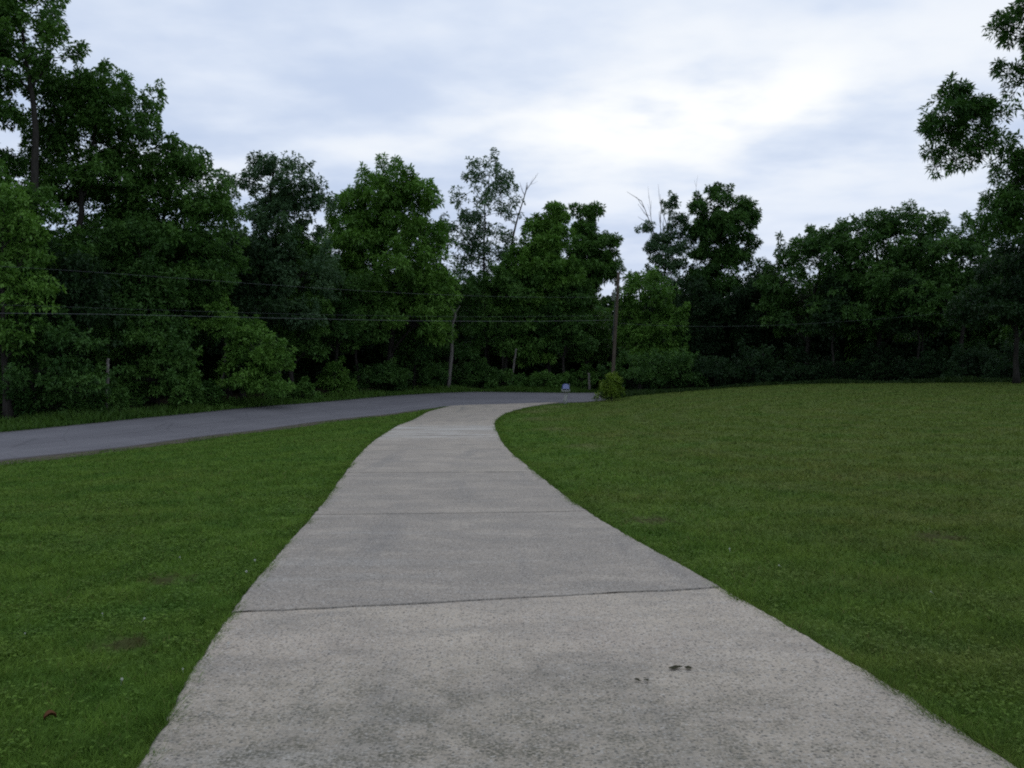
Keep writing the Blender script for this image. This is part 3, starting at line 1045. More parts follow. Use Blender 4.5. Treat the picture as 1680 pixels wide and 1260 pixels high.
def tree(name, label, group, tpx, D, lobes, mat, seed, clump=1.0, spray=26, leaf=.24, keep=1.0, cover=1.0, trunk_r=None, bark=None, ratio=.42,
         base=None, depth_k=.9, nleaf=6, cat='tree', bare=None, inner=.25, top_px=None, stems=1, grow=1.02, limb=1.0):
    r = np.random.default_rng(seed)
    x0 = (tpx - 840) / F * D
    z0 = g1(x0, D) - .05
    o = np.array([x0, D, z0])
    LB = []
    for l in lobes:
        px, py, rx, ry = l[:4]
        dd = l[4] if len(l) > 4 else r.uniform(-.35, .35) * min(rx * D / F, 3)
        c = P(px, py, D + dd)
        rr = np.array([rx * grow, min(rx, 75) * depth_k, ry * grow]) * (D + dd) / F
        LB.append((c - o, rr))
    root = empty(name, o.tolist())
    tag(root, label, cat, group)
    pos, ax, tin, clumps = crown_points(LB, r, clump, spray, keep, cover, inner=inner)
    gz = ground(pos[:, 0] + x0, pos[:, 1] + D) - z0
    ok = pos[:, 2] > gz + .05
    # nothing hangs over the road or lawn at head height
    pos, ax, tin = pos[ok], ax[ok], tin[ok]
    V, T = sprays_to_mesh(pos, ax, np.full(len(pos), leaf * .95), tin, r, nleaf, ratio)
    mesh_from('crown' if cat == 'tree' else 'foliage', V, [np.arange(len(V)).reshape(-1, 4)], mat, root, {'tint': T})
    # trunk and limbs
    mb = MB()
    top = max(LB, key=lambda q: q[0][2])
    ht = top[0][2]
    tr = trunk_r or max(.035, .017 * ht)
    for s_ in range(stems):
        n = 14
        zs = np.linspace(0, 1, n)
        tgt = top[0] if s_ == 0 else LB[r.integers(0, len(LB))][0]
        sway = np.cumsum(r.normal(0, .035 * ht / n ** .5, (n, 2)), axis=0) * np.sin(zs * math.pi)[:, None]
        path = np.stack([tgt[0] * zs ** 1.6 + sway[:, 0], tgt[1] * zs ** 1.6 + sway[:, 1], tgt[2] * zs], 1)
        if s_:
            path[:, :2] += r.normal(0, .15, 2)
        rad = tr * (1 - .82 * zs) * (1 + .7 * np.exp(-zs * 18))
        mb.tube(path, rad, 9)
        if s_ == 0:
            main = (path, rad)
    path, rad = main
    order = sorted(LB, key=lambda q: np.hypot(q[0][0] - np.interp(q[0][2], path[:, 2], path[:, 0]), q[0][1] - np.interp(q[0][2], path[:, 2], path[:, 1])))
    nodes = []
    for (c, rr) in order:
        hd = np.hypot(*(c[:2] - np.array([np.interp(c[2], path[:, 2], path[:, 0]), np.interp(c[2], path[:, 2], path[:, 1])])))
        zs_ = np.clip(c[2] - hd * .7 - rr[2] * .5, .18 * ht, .9 * ht)
        a = np.array([np.interp(zs_, path[:, 2], path[:, 0]), np.interp(zs_, path[:, 2], path[:, 1]), zs_])
        ra = np.interp(zs_, path[:, 2], rad) * .5 * limb
        best = np.linalg.norm(c - a)
        for (q, rq) in nodes:
            if np.linalg.norm(c - q) < best * .8:
                best, a, ra = np.linalg.norm(c - q), q, max(.012, rq * .8)
        mid = (a + c) / 2 + np.array([0, 0, .14 * best]) + r.normal(0, .07 * best, 3)
        mb.tube(bez(a, mid, c, 7), np.linspace(ra, max(.012, ra * .5), 7), 6)
        nodes.append((c, ra * .55))
        if len(clumps):
            near = clumps[np.linalg.norm((clumps - c) / rr, axis=1) < 1.15]
            for q in near[r.permutation(len(near))[:max(4, len(near) // 3)]]:
                m2 = (c + q) / 2 + r.normal(0, .15, 3) + np.array([0, 0, .1])
                mb.tube(bez(c, m2, q, 5), np.linspace(max(.012, ra * .33), .008, 5), 4, cap=False)
    mb.build('trunk' if cat == 'tree' else 'stems', bark or M_BARK, root, smooth=True)
    if bare:
        mb = MB()
        for (px, py, px2, py2, rd) in bare:
            a = P(px, py, D) - o
            b = P(px2, py2, D) - o
            bare_branch(mb, a, (b - a) / np.linalg.norm(b - a), np.linalg.norm(b - a), rd, r, 2, 3)
        mb.build('dead_branches', M_PALE, root)
    TREES.append(root)
    return root


G_L = 'tall trees along the far side of the road'
G_R = 'trees along the top of the right lawn'
G_B = 'bushes along the wood edge'

tree('broadleaf_tree', 'tallest dark tree at the far left, top cut by the frame', G_L, 30, 37,
     [(30, 20, 62, 50), (-60, 20, 85, 80), (15, 115, 70, 42), (85, 95, 28, 22), (-50, 170, 80, 60), (-70, 290, 80, 80), (15, 350, 62, 42, -2), (70, 425, 75, 50), (0, 480, 80, 50), (-80, 440, 80, 60)],
     L_MID, 101, clump=.95, leaf=.24, cover=1.3, inner=.35)
tree('broadleaf_tree', 'dark tree stepping down beside the tallest left tree, sky showing between its branches', G_L, 118, 40,
     [(160, 150, 40, 32), (205, 185, 46, 34), (120, 180, 50, 34), (225, 215, 30, 24), (160, 235, 62, 34), (75, 215, 45, 26), (110, 310, 60, 26), (45, 270, 36, 22), (105, 255, 40, 22), (170, 290, 50, 24), (95, 165, 34, 24)],
     L_MID, 102, clump=.92, leaf=.23, cover=1.25, spray=26, inner=.35)
tree('broadleaf_tree', 'broad rounded tree third from the left with a smooth sloping top', G_L, 245, 42,
     [(285, 268, 48, 30), (225, 275, 55, 36), (325, 305, 40, 32), (255, 335, 75, 40), (180, 360, 70, 44), (335, 365, 40, 32), (250, 425, 95, 50), (170, 450, 70, 50), (330, 440, 70, 44), (250, 500, 90, 45)],
     L_MID, 103, clump=1.0, cover=1.15, inner=.35)
tree('slender_tree', 'thin narrow treetop poking up between the broad left tree and the round oak', G_L, 372, 50,
     [(368, 300, 12, 14), (377, 318, 13, 18), (364, 345, 20, 22), (380, 372, 24, 26), (365, 420, 40, 40)], L_MID, 104, clump=.7, leaf=.2, spray=18)
tree('oak_tree', 'round oak crown standing clear of the canopy in the left half', G_L, 455, 48,
     [(450, 272, 34, 24), (418, 295, 26, 24), (490, 305, 38, 28), (452, 322, 46, 26), (518, 332, 24, 20), (435, 350, 42, 22), (485, 352, 34, 20), (462, 395, 62, 34), (420, 450, 70, 45), (500, 450, 60, 50), (455, 520, 80, 50)],
     L_GREY, 105, grow=.88, clump=.85, leaf=.22, keep=.85, cover=.9)
tree('broadleaf_tree', 'big leafy tree with a peaked bright green crown left of the dead snag', G_L, 640, 55,
     [(650, 300, 36, 28), (612, 322, 42, 30), (690, 330, 32, 30), (572, 342, 28, 26), (650, 360, 72, 36), (590, 392, 58, 40), (700, 395, 42, 42), (635, 445, 85, 46), (560, 450, 45, 40), (700, 470, 45, 44), (600, 512, 72, 36), (680, 535, 62, 36), (545, 520, 50, 40)],
     L_FRESH, 106, grow=.92, clump=.95, leaf=.36, spray=18, ratio=.28, nleaf=7)
tree('sparse_tree', 'thin leafed tall tree with an airy see-through crown above the middle of the wood', G_L, 800, 63,
     [(803, 288, 36, 20), (778, 312, 28, 20), (822, 322, 34, 24), (757, 326, 12, 10), (795, 355, 36, 24), (835, 352, 16, 14), (765, 372, 24, 14), (805, 398, 36, 28), (745, 400, 42, 30), (800, 445, 52, 34)],
     L_GREY, 107, clump=.8, leaf=.26, spray=12, keep=.70, cover=.95, nleaf=5, trunk_r=.17, inner=.1)
tree('broadleaf_tree', 'tree with several small pointed tops just right of the airy crown', G_L, 897, 62,
     [(908, 348, 18, 15), (918, 372, 24, 24), (880, 372, 24, 14), (898, 402, 40, 26), (870, 440, 55, 36), (905, 455, 50, 36), (855, 500, 58, 40), (900, 530, 55, 40), (870, 575, 50, 34)],
     L_FRESH, 108, grow=.84, clump=.68, leaf=.34, spray=18, ratio=.3, nleaf=7)
tree('broadleaf_tree', 'tree with a lone bough stretching right, directly left of the utility pole', G_L, 962, 65,
     [(952, 348, 12, 13), (976, 352, 12, 14), (962, 378, 24, 24), (1003, 396, 20, 11), (985, 412, 26, 14), (960, 415, 36, 26), (948, 455, 52, 34), (985, 448, 34, 24), (945, 510, 52, 40), (965, 565, 45, 40)],
     L_MID, 109, grow=.84, clump=.68, leaf=.34, spray=18, ratio=.3, nleaf=7)
tree('half_dead_tree', 'half dead tree with bare grey twigs at the top right of the pole', G_L, 1092, 68,
     [(1101, 346, 11, 17), (1064, 374, 10, 10), (1106, 376, 18, 22), (1080, 402, 20, 18), (1098, 425, 26, 22), (1126, 400, 12, 14), (1094, 456, 28, 24), (1085, 500, 34, 34), (1098, 545, 36, 34)],
     L_GREY, 110, clump=.75, leaf=.22, spray=24, keep=1.0, trunk_r=.2, grow=1.0,
     bare=[(1080, 410, 1065, 326, .06), (1070, 372, 1066, 318, .03), (1086, 400, 1078, 338, .045), (1094, 370, 1089, 320, .035), (1088, 415, 1086, 350, .04)])
tree('broadleaf_tree', 'dense upright dark tree with a blocky crown right of the half dead tree', G_L, 1178, 68,
     [(1178, 328, 22, 16), (1146, 342, 20, 16), (1221, 334, 10, 17), (1212, 366, 25, 26), (1152, 378, 26, 22), (1185, 375, 40, 30), (1222, 408, 16, 18), (1170, 420, 38, 24), (1205, 430, 30, 14), (1165, 460, 40, 20), (1190, 500, 50, 34)],
     L_DEEP, 111, clump=.85, leaf=.36, spray=20, ratio=.29, nleaf=7, grow=.98, depth_k=.8, bare=[(1148, 345, 1143, 305, .025)])
tree('broadleaf_tree', 'bright green lower tree just right of the utility pole, below the half dead tree', G_L, 1050, 62,
     [(1045, 465, 22, 13, 4), (1062, 485, 38, 24), (1032, 520, 26, 28), (1080, 535, 44, 40), (1045, 575, 36, 34), (1085, 595, 36, 28)],
     L_FRESH, 112, clump=.85, leaf=.25, spray=22)
tree('broadleaf_tree', 'low dark tree in the dip below the blocky crown', G_R, 1205, 66,
     [(1250, 462, 34, 18), (1140, 500, 44, 32), (1205, 520, 52, 36), (1262, 500, 42, 32), (1150, 560, 55, 36), (1230, 565, 55, 36)],
     L_DARK, 113, clump=1.0, leaf=.26, keep=.9)
tree('broadleaf_tree', 'rounded tree at the left end of the right hand clump with a small raised top', G_R, 1325, 60,
     [(1338, 402, 40, 22), (1365, 386, 18, 12), (1306, 420, 26, 22), (1350, 435, 58, 34), (1285, 462, 38, 28), (1330, 490, 68, 42), (1290, 525, 45, 32), (1375, 520, 50, 36)],
     L_DEEP, 114, clump=1.05, leaf=.25)
tree('broadleaf_tree', 'largest dark tree in the middle of the right hand clump', G_R, 1440, 58,
     [(1432, 362, 34, 18), (1490, 372, 40, 22), (1400, 395, 38, 28), (1455, 400, 66, 34), (1535, 388, 22, 12), (1510, 415, 45, 30), (1440, 455, 85, 44), (1520, 470, 50, 42), (1420, 515, 70, 38), (1490, 530, 55, 34)],
     L_DEEP, 115, clump=1.1, leaf=.25)
tree('broadleaf_tree', 'lower dark tree filling the gap left of the tall right edge tree', G_R, 1575, 54,
     [(1560, 402, 30, 24), (1592, 395, 24, 18), (1620, 410, 26, 24), (1585, 445, 58, 42), (1560, 505, 66, 40), (1625, 480, 50, 44)],
     L_DEEP, 116, clump=1.05, leaf=.25, inner=.2)
tree('broadleaf_tree', 'tall tree at the right edge with a leafy bough reaching left over the sky', G_R, 1775, 33,
     [(1560, 158, 28, 12), (1555, 185, 34, 16), (1600, 185, 30, 22), (1548, 215, 30, 14), (1590, 218, 36, 16), (1538, 245, 22, 12), (1535, 275, 16, 18), (1565, 262, 16, 14), (1596, 246, 26, 12), (1590, 268, 10, 10), (1664, 18, 20, 16), (1650, 48, 20, 10), (1668, 65, 14, 12), (1645, 118, 20, 14), (1672, 140, 18, 16), (1640, 185, 20, 16), (1690, 290, 36, 34),
      (1668, 300, 34, 26), (1650, 330, 30, 20), (1642, 365, 28, 26), (1685, 355, 46, 56), (1632, 236, 26, 14), (1664, 258, 30, 14), (1700, 265, 30, 16), (1740, 90, 45, 50), (1750, 200, 50, 40), (1790, 30, 100, 80), (1850, 180, 110, 90), (1780, 330, 90, 70), (1790, -80, 120, 90)],
     L_DEEP, 117, clump=.46, leaf=.27, spray=9, ratio=.25, nleaf=6, keep=.74, cover=1.0, trunk_r=.38, limb=.55, grow=1.0)
tree('broadleaf_tree', 'dark low branched tree below the right edge tree, shading the lawn corner', G_R, 1668, 43,
     [(1672, 385, 34, 28), (1655, 440, 44, 40), (1700, 430, 50, 60), (1640, 505, 58, 34), (1720, 510, 80, 44), (1610, 520, 40, 16), (1790, 450, 90, 80)],
     L_DARK, 118, clump=.95, leaf=.22)
G_M = 'lower trees filling the wood under the canopy'
for k, (px, py, w, dd, lab, mt) in enumerate([
        (14, 318, 46, 1.2, 'bright leafed lower tree at the left edge under the tallest crown', L_FRESH),
        (225, 362, 58, 2.0, 'domed lower tree in front of the broad sloping tree', L_DEEP),
        (315, 384, 46, 2.6, 'small domed tree under the thin treetop', L_DEEP),
        (398, 405, 46, 3.0, 'lower tree below the left side of the round oak', L_DARK),
        (478, 378, 46, 2.6, 'light topped lower tree below the right side of the round oak', L_MID),
        (545, 440, 50, 2.6, 'lower tree between the oak and the peaked bright tree', L_DEEP),
        (110, 430, 60, 1.6, 'dark lower tree above the left thickets and below the wires', L_DARK),
        (735, 440, 48, 2.6, 'lower tree just above the forked dead snag', L_DEEP),
        (590, 470, 40, 2.0, 'small tree under the left side of the peaked bright tree', L_MID),
        (680, 480, 40, 2.0, 'small tree under the right side of the peaked bright tree', L_DEEP),
        (830, 445, 52, 2.2, 'lower tree under the airy crown, above the thin dead trunk', L_MID),
        (925, 470, 44, 2.6, 'lower tree left of the pole under the lone bough', L_DEEP),
        (1130, 470, 44, 5.0, 'lower tree between the half dead tree and the blocky crown', L_DARK),
        (1255, 455, 46, 8.0, 'lower tree closing the dip beside the right clump', L_DARK)]):
    rr = np.random.default_rng(900 + k)
    xq = (px - 840) / F
    dq = np.linspace(20, 90, 1500)
    Dq = float(dq[np.argmax(dq - far_y(xq * dq) > 0)]) + dd + 2.0
    if px > 1200:
        Dq = 64
    ls = [(px + rr.uniform(-.15, .15) * w, py + w * .36, w * .55, w * .36)]
    yy_ = py + w * .8
    while yy_ < 575:
        ls.append((px - w * rr.uniform(.35, .6), yy_ + rr.uniform(-8, 8), w * rr.uniform(.5, .7), w * rr.uniform(.32, .45)))
        ls.append((px + w * rr.uniform(.35, .6), yy_ + rr.uniform(-8, 8), w * rr.uniform(.5, .7), w * rr.uniform(.32, .45)))
        yy_ += w * rr.uniform(.6, .8)
    tree('understory_tree', lab, G_M, px, Dq, ls, mt, 900 + k, clump=.9, leaf=.22, spray=22)

# vine-clad saplings and bushes in front of the left wood
tree('small_tree', 'small pale trunked tree with fresh leaves at the road edge, wire crossing its top', G_B, 357, 41.5,
     [(368, 518, 22, 13), (348, 540, 32, 14), (392, 545, 34, 18), (420, 578, 38, 26), (452, 592, 26, 24), (405, 615, 40, 26), (440, 635, 36, 18)],
     L_FRESH, 201, clump=.65, leaf=.19, spray=20, trunk_r=.10, bark=M_PALE)
tree('vine_thicket', 'tall light green vine thicket behind the pale stump on the left', G_B, 262, 38.5,
     [(240, 560, 46, 18), (282, 590, 40, 26), (205, 585, 36, 26), (262, 625, 50, 30), (215, 650, 40, 26), (300, 650, 36, 24)],
     L_MID, 202, clump=.65, leaf=.19, spray=18, cat='bush', keep=.9)
tree('vine_thicket', 'dark leafy thicket at the left edge beside the road', G_B, 60, 34.5,
     [(45, 545, 52, 22), (105, 560, 42, 24), (60, 610, 60, 34), (130, 630, 44, 34), (15, 660, 50, 26), (90, 670, 50, 20), (-60, 600, 60, 60)],
     L_DEEP, 203, clump=.75, leaf=.19, spray=20, cat='bush')
tree('sapling', 'small sapling with a pointed top alone at the road edge left of the driveway mouth', G_B, 548, 50.5,
     [(552, 605, 15, 12), (545, 628, 24, 16), (560, 640, 20, 10)], L_FRESH, 204, clump=.5, leaf=.17, spray=16, cat='bush')
for k, (px, py, rx, ry, dd, lab, mt) in enumerate([
        (155, 668, 38, 20, 2.4, 'low bush by the road under the pale stump', L_MID),
        (335, 655, 36, 18, 2.2, 'low bush at the foot of the small pale trunked tree', L_MID),
        (480, 645, 34, 14, 2.2, 'low spreading bush between the pale trunked tree and the sapling', L_MID),
        (620, 622, 40, 22, 3.5, 'shaded bush right of the pointed sapling', L_DEEP),
        (690, 615, 36, 24, 3.5, 'shaded bush just left of the dead snag', L_DEEP),
        (775, 618, 38, 20, 3.8, 'shaded bush just right of the dead snag', L_DEEP),
        (830, 628, 30, 12, 2.6, 'low bush under the thin pale trunk behind the driveway mouth', L_MID),
        (893, 628, 32, 12, 2.6, 'low bush across the road left of the mailbox', L_MID),
        (955, 622, 22, 14, 3.2, 'low bush across the road right of the mailbox', L_MID)]):
    xq = (px - 840) / F
    Dq = 30.0
    dq = np.linspace(20, 75, 1200)
    Dq = float(dq[np.argmax(dq - far_y(xq * dq) > 0)]) + dd
    tree('roadside_bush', lab, G_B, px, Dq, [(px, py, rx, ry), (px - rx * .5, py + ry * .4, rx * .6, ry * .7), (px + rx * .5, py + ry * .3, rx * .6, ry * .7)], mt, 300 + k,
         clump=.6, leaf=.18, spray=18, cat='bush')
tree('forsythia_bush', 'yellow green bush at the lawn corner in front of the utility pole', G_B, 1003, 49.6,
     [(1006, 623, 8, 8), (1000, 634, 10, 10), (1012, 636, 7, 9), (986, 651, 8, 3), (1003, 647, 12, 6), (1015, 649, 6, 4)], L_LIME, 330, clump=.34, leaf=.20, spray=9, ratio=.3, cat='bush')
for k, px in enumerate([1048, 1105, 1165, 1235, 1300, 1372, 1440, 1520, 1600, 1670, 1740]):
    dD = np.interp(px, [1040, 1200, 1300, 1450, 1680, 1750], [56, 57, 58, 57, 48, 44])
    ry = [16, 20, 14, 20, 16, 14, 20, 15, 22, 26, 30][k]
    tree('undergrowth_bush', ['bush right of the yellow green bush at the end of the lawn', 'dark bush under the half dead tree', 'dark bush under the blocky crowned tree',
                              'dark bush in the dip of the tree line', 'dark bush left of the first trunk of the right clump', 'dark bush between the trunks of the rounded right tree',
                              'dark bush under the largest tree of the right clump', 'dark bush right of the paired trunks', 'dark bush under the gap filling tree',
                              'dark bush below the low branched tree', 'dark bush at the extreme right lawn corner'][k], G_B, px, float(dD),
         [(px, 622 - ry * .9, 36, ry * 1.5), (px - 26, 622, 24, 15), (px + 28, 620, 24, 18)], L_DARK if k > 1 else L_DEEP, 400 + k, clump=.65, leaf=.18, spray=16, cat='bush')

# slim trunks standing in the shade under the right-hand clump
for k, (px, D_, lab) in enumerate([(1367, 57, 'straight grey trunk left of the largest right tree, crown lost in the shade'), (1501, 55.5, 'left one of two paired slim trunks under the right clump'),
                                   (1513, 56.2, 'right one of two paired slim trunks under the right clump')]):
    tree('slim_tree', lab, G_R, px, D_, [(px + 4, 500, 34, 34), (px - 14, 530, 26, 20)], L_DARK, 440 + k, clump=.9, leaf=.23, trunk_r=.11)

# dead standing trunks
def snag(label, pts, r0, D_, seed, fork=None, name='dead_snag', r1=.6):
    r = np.random.default_rng(seed)
    a = P(pts[0][0], pts[0][1], D_)
    o = np.array([a[0], D_, g1(a[0], D_) - .1])
    root = empty(name, o.tolist())
    tag(root, label, 'dead tree')
    p = np.array([P(x, y, D_) for x, y in pts]) - o
    p[0] = (p[0][0], 0, 0)
    p = smooth_poly(p, 16)
    p[1:-1] += r.normal(0, .015, p[1:-1].shape)
    mb = MB()
    mb.tube(p, np.linspace(r0, r0 * r1, len(p)) * (1 + r.normal(0, .06, len(p))), 8)
    mb.build('trunk', M_PALE, root, smooth=True)
    if fork:
        mb = MB()
        for (x, y, x2, y2, rd) in fork:
            q0, q1 = P(x, y, D_) - o, P(x2, y2, D_) - o
            mb.tube(bez(q0, (q0 + q1) / 2 + r.normal(0, .06, 3), q1, 6), np.linspace(rd, rd * .45, 6), 6)
        mb.build('broken_limb', M_PALE, root, smooth=True)
    return root


snag('tall broken grey snag with a forked top behind the driveway mouth', [(735, 622), (741, 580), (741, 545), (746, 518), (742, 508)], .14, 56.6, 1,
     [(744, 520, 755, 502, .07), (742, 512, 739, 503, .05)])
snag('thin leaning pale dead trunk right of the forked snag', [(838, 630), (843, 600), (847, 572)], .075, 58.2, 2, r1=.7)
snag('short pale dead stump standing in the left thicket', [(175, 650), (176, 620), (178, 588)], .085, 35.6, 3, r1=.75)
snag('short dark dead stub across the road right of the mailbox', [(967, 640), (966, 612)], .09, 58.8, 4, r1=.8)
# bare leader beside the airy crown
r_ = np.random.default_rng(8)
o_ = np.array([P(826, 600, 64)[0], 64, 0])
o_[2] = g1(o_[0], 64)
rt = empty('bare_tree', o_.tolist())
tag(rt, 'bare leafless grey tree leaning right beside the airy crown', 'dead tree')
mb = MB()
pp = smooth_poly(np.array([P(826, 610, 64), P(830, 520, 64), P(837, 420, 64), P(846, 370, 64), P(858, 330, 64), P(866, 304, 64)]) - o_, 16)
mb.tube(pp, np.linspace(.16, .018, 16), 7)
mb.build('trunk', M_PALE, rt, smooth=True)
mb = MB()
for i_ in (9, 10, 11, 12, 12, 13, 14):
    d_ = np.array([r_.normal(0, .6), r_.normal(0, .4), 1.0])
    bare_branch(mb, pp[i_], d_ / np.linalg.norm(d_), r_.uniform(.9, 2.0), .028, r_, 2, 3)
mb.build('dead_branches', M_PALE, rt)

# ------------------------------------------------------------------ the wood behind: copies of three trees, kept below the skyline
SIL = [(-400, 300), (0, 360), (100, 380), (200, 345), (300, 370), (350, 385), (450, 405), (540, 400), (600, 400), (700, 420), (780, 440), (870, 440), (960, 460), (1020, 470), (1060, 470),
       (1130, 475), (1240, 475), (1290, 455), (1400, 415), (1500, 410), (1620, 420), (1900, 330)]
protos = []
for k, (mt, seed) in enumerate([(L_DEEP, 501), (L_MID, 502), (L_DARK, 503)]):
    r = np.random.default_rng(seed)
    hp = 1318 * 14 / 100.0
    lb = [(840, 630 + 21 - hp * .93, 24, 16), (825, 630 + 21 - hp * .8, 30, 22), (858, 630 + 21 - hp * .78, 28, 22), (840, 630 + 21 - hp * .62, 46, 28), (815, 630 + 21 - hp * .45, 36, 24), (866, 630 + 21 - hp * .45, 36, 24), (840, 630 + 21 - hp * .3, 44, 24), (820, 630 + 21 - hp * .16, 36, 18), (862, 630 + 21 - hp * .14, 36, 18)]
    t_ = tree('background_tree', 'dark tree deep in the wood behind the front row', 'trees deep in the wood', 840, 100, lb, mt, seed, clump=1.3, leaf=.42, spray=30, cover=1.35)
    protos.append(t_)
TREES = TREES[:-3]
r = np.random.default_rng(77)
# farther still the wood closes into one dark mass
n_ = 60000
pxm = r.uniform(-420, 1980, n_)
Dm = np.interp(pxm, [0, 250, 450, 640, 800, 1100, 1300, 1450, 1600, 1750], [56, 62, 70, 78, 86, 92, 84, 82, 78, 66]) + r.uniform(0, 8, n_)
pym = np.interp(pxm, [q[0] for q in SIL], [q[1] for q in SIL]) + 45
xm_ = (pxm - 840) / F * Dm
gm = ground(xm_, Dm)
tm = EYE - (pym - 630) / F * Dm
fr = r.random(n_) ** .9
zm = gm + (tm - gm) * fr * (.75 + .5 * vnoise(xm_, Dm, .22, 61))
Vm, Tm = sprays_to_mesh(np.stack([xm_, Dm, zm], 1), r.normal(0, .5, (n_, 3)) + (0, -.3, .6), np.full(n_, .85), np.clip(vnoise(xm_, zm, .5, 62), 0, 1), r, 5, .5)
fw = mesh_from('far_wood', Vm, [np.arange(len(Vm)).reshape(-1, 4)], L_DARK, attrs={'tint': Tm})
tag(fw, 'far wood closing into one dark mass behind all the trees', 'wood', kind='stuff')
first = [True] * 3
spots = []
for px in list(np.arange(-330, 1900, 52)) + list(np.arange(-300, 1900, 90)):
    px = px + r.uniform(-18, 18)
    front = np.interp(px, [0, 250, 450, 640, 800, 1100, 1300, 1450, 1600, 1750], [41, 46, 53, 61, 68, 73, 66, 64, 60, 50])
    D_ = front + r.uniform(3, 9) + (10 if len(spots) > 42 else 0)
    py = np.interp(px, [q[0] for q in SIL], [q[1] for q in SIL]) + r.uniform(2, 34)
    spots.append((px, D_, py))
for i, (px, D_, py) in enumerate(spots):
    k = i % 3
    x = (px - 840) / F * D_
    z = g1(x, D_) - .1
    h = EYE - (py - 630) / F * D_ - z
    s_ = h / 14.3
    src = protos[k]
    if first[k]:
        first[k] = False
        o = src
    else:
        o = src.copy()
        COL.objects.link(o)
        for ch in src.children:
            c = ch.copy()
            COL.objects.link(c)
            c.parent = o
    o.location = (x, D_, z)
    o.rotation_euler = (0, 0, r.uniform(0, 6.28))
    w_ = s_ * r.uniform(.9, 1.15)
    o.scale = (w_, w_, s_)

# ------------------------------------------------------------------ utility pole and lines
M_POLE = bark_mat('weathered_pole_wood', (.060, .048, .038), (.125, .100, .080))
M_STEEL = simple('galvanised_steel', (.42, .43, .44), .45, .5, .6, .12, 9)
M_DKST = simple('dark_steel', (.09, .09, .095), .5, .4, .5)
M_PORC = simple('brown_porcelain', (.10, .085, .075), .25, .5)
M_WIRE = simple('weathered_wire', (.17, .18, .19), .6, .3, .0, .1, 2)
DP = 51.3
pt = P(1015, 447, DP)
xb = (1003 - 840) / F * DP
pb = np.array([xb, DP, g1(xb, DP) - .3])
pole = empty('utility_pole', pb.tolist())
tag(pole, 'leaning wooden utility pole with a grey transformer beside the yellow green bush', 'utility pole')
ax_ = pt - pb
mb = MB()
mb.tube([ax_ * t for t in np.linspace(0, 1, 9)], np.linspace(.125, .085, 9), 12)
mb.build('pole', M_POLE, pole, smooth=True)


def on_pole(py):
    t = (EYE - (py - 630) / F * DP - pb[2]) / ax_[2]
    return ax_ * t


q = on_pole(486)
mb = MB()
cxo = np.array([-.25, -.06, 0])
TS = .62
prof = [(.0, -.46), (.16, -.46), (.20, -.43), (.20, .30), (.215, .31), (.215, .36), (.15, .42), (.0, .44)]
sd = 14
vv, ff = [], []
for (rr_, zz_) in prof:
    for a in range(sd):
        vv.append((q + cxo + TS * np.array([rr_ * math.cos(2 * math.pi * a / sd), rr_ * math.sin(2 * math.pi * a / sd), zz_])))
for i in range(len(prof) - 1):
    for a in range(sd):
        b = (a + 1) % sd
        ff.append((i * sd + a, i * sd + b, (i + 1) * sd + b, (i + 1) * sd + a))
mb.add(vv, ff)
tf = mb.build('transformer', M_STEEL, pole, smooth=True)
for dz in (-.15, .12):
    mb = MB()
    mb.box(q + np.array([-.10, -.03, dz]), (.14, .07, .05))
    mb.build('bracket', M_DKST, pole)
mb = MB()
mb.tube([q + cxo + (0, 0, .26), q + cxo + (0, 0, .33), q + cxo + (0, 0, .42)], [.03, .045, .025], 8)
mb.build('bushing', M_PORC, tf)
for py_, sx_ in ((452, 0.0), (461, -.18), (468, -.18)):
    q2 = on_pole(py_)
    mb = MB()
    c0 = q2 + np.array([sx_, -.02, .05 if sx_ else .1])
    mb.tube([c0 - (0, 0, .1), c0 - (0, 0, .04), c0, c0 + (0, 0, .05), c0 + (0, 0, .1)], [.03, .07, .045, .07, .02], 9)
    mb.build('insulator', M_PORC, pole)
    if sx_:
        mb = MB()
        mb.tube([q2, q2 + np.array([sx_, -.02, -.05])], .022, 6)
        mb.build('bracket', M_DKST, pole)
q2 = on_pole(505)
mb = MB()
mb.tube([on_pole(560) + (-.15, -.05, 0), on_pole(505) + (-.14, -.05, 0), on_pole(470) + (-.14, -.05, 0)], .022, 6)
mb.build('conduit', M_DKST, pole)


def wire(label, pts, rad, A, B, ext):
    """pts: (px,py) along the span whose plan is the line A-B"""
    A, B = np.array(A, float), np.array(B, float)
    P3 = []
    px = np.array([p[0] for p in pts], float)
    co = np.polyfit(px, [p[1] for p in pts], min(3, len(pts) - 1))
    for s in np.linspace(0, 1, 60):
        xy = A + (B - A) * s
        pxx = 840 + F * xy[0] / xy[1]
        P3.append(np.array([xy[0], xy[1], EYE - (np.polyval(co, pxx) - 630) / F * xy[1]]))
    if ext:
        d = P3[-1] - P3[-2]
        for k in range(1, 40):
            P3.append(P3[59] + d * k * 1.2 + np.array([0, 0, .0016 * k * k]))
    mb = MB()
    o = np.array(P3[0])
    mb.tube(np.array(P3) - o, rad, 5)
    ob = mb.build('overhead_wire', M_WIRE, None, smooth=True)
    ob.location = o
    tag(ob, label, 'wire', 'wires strung along the road')


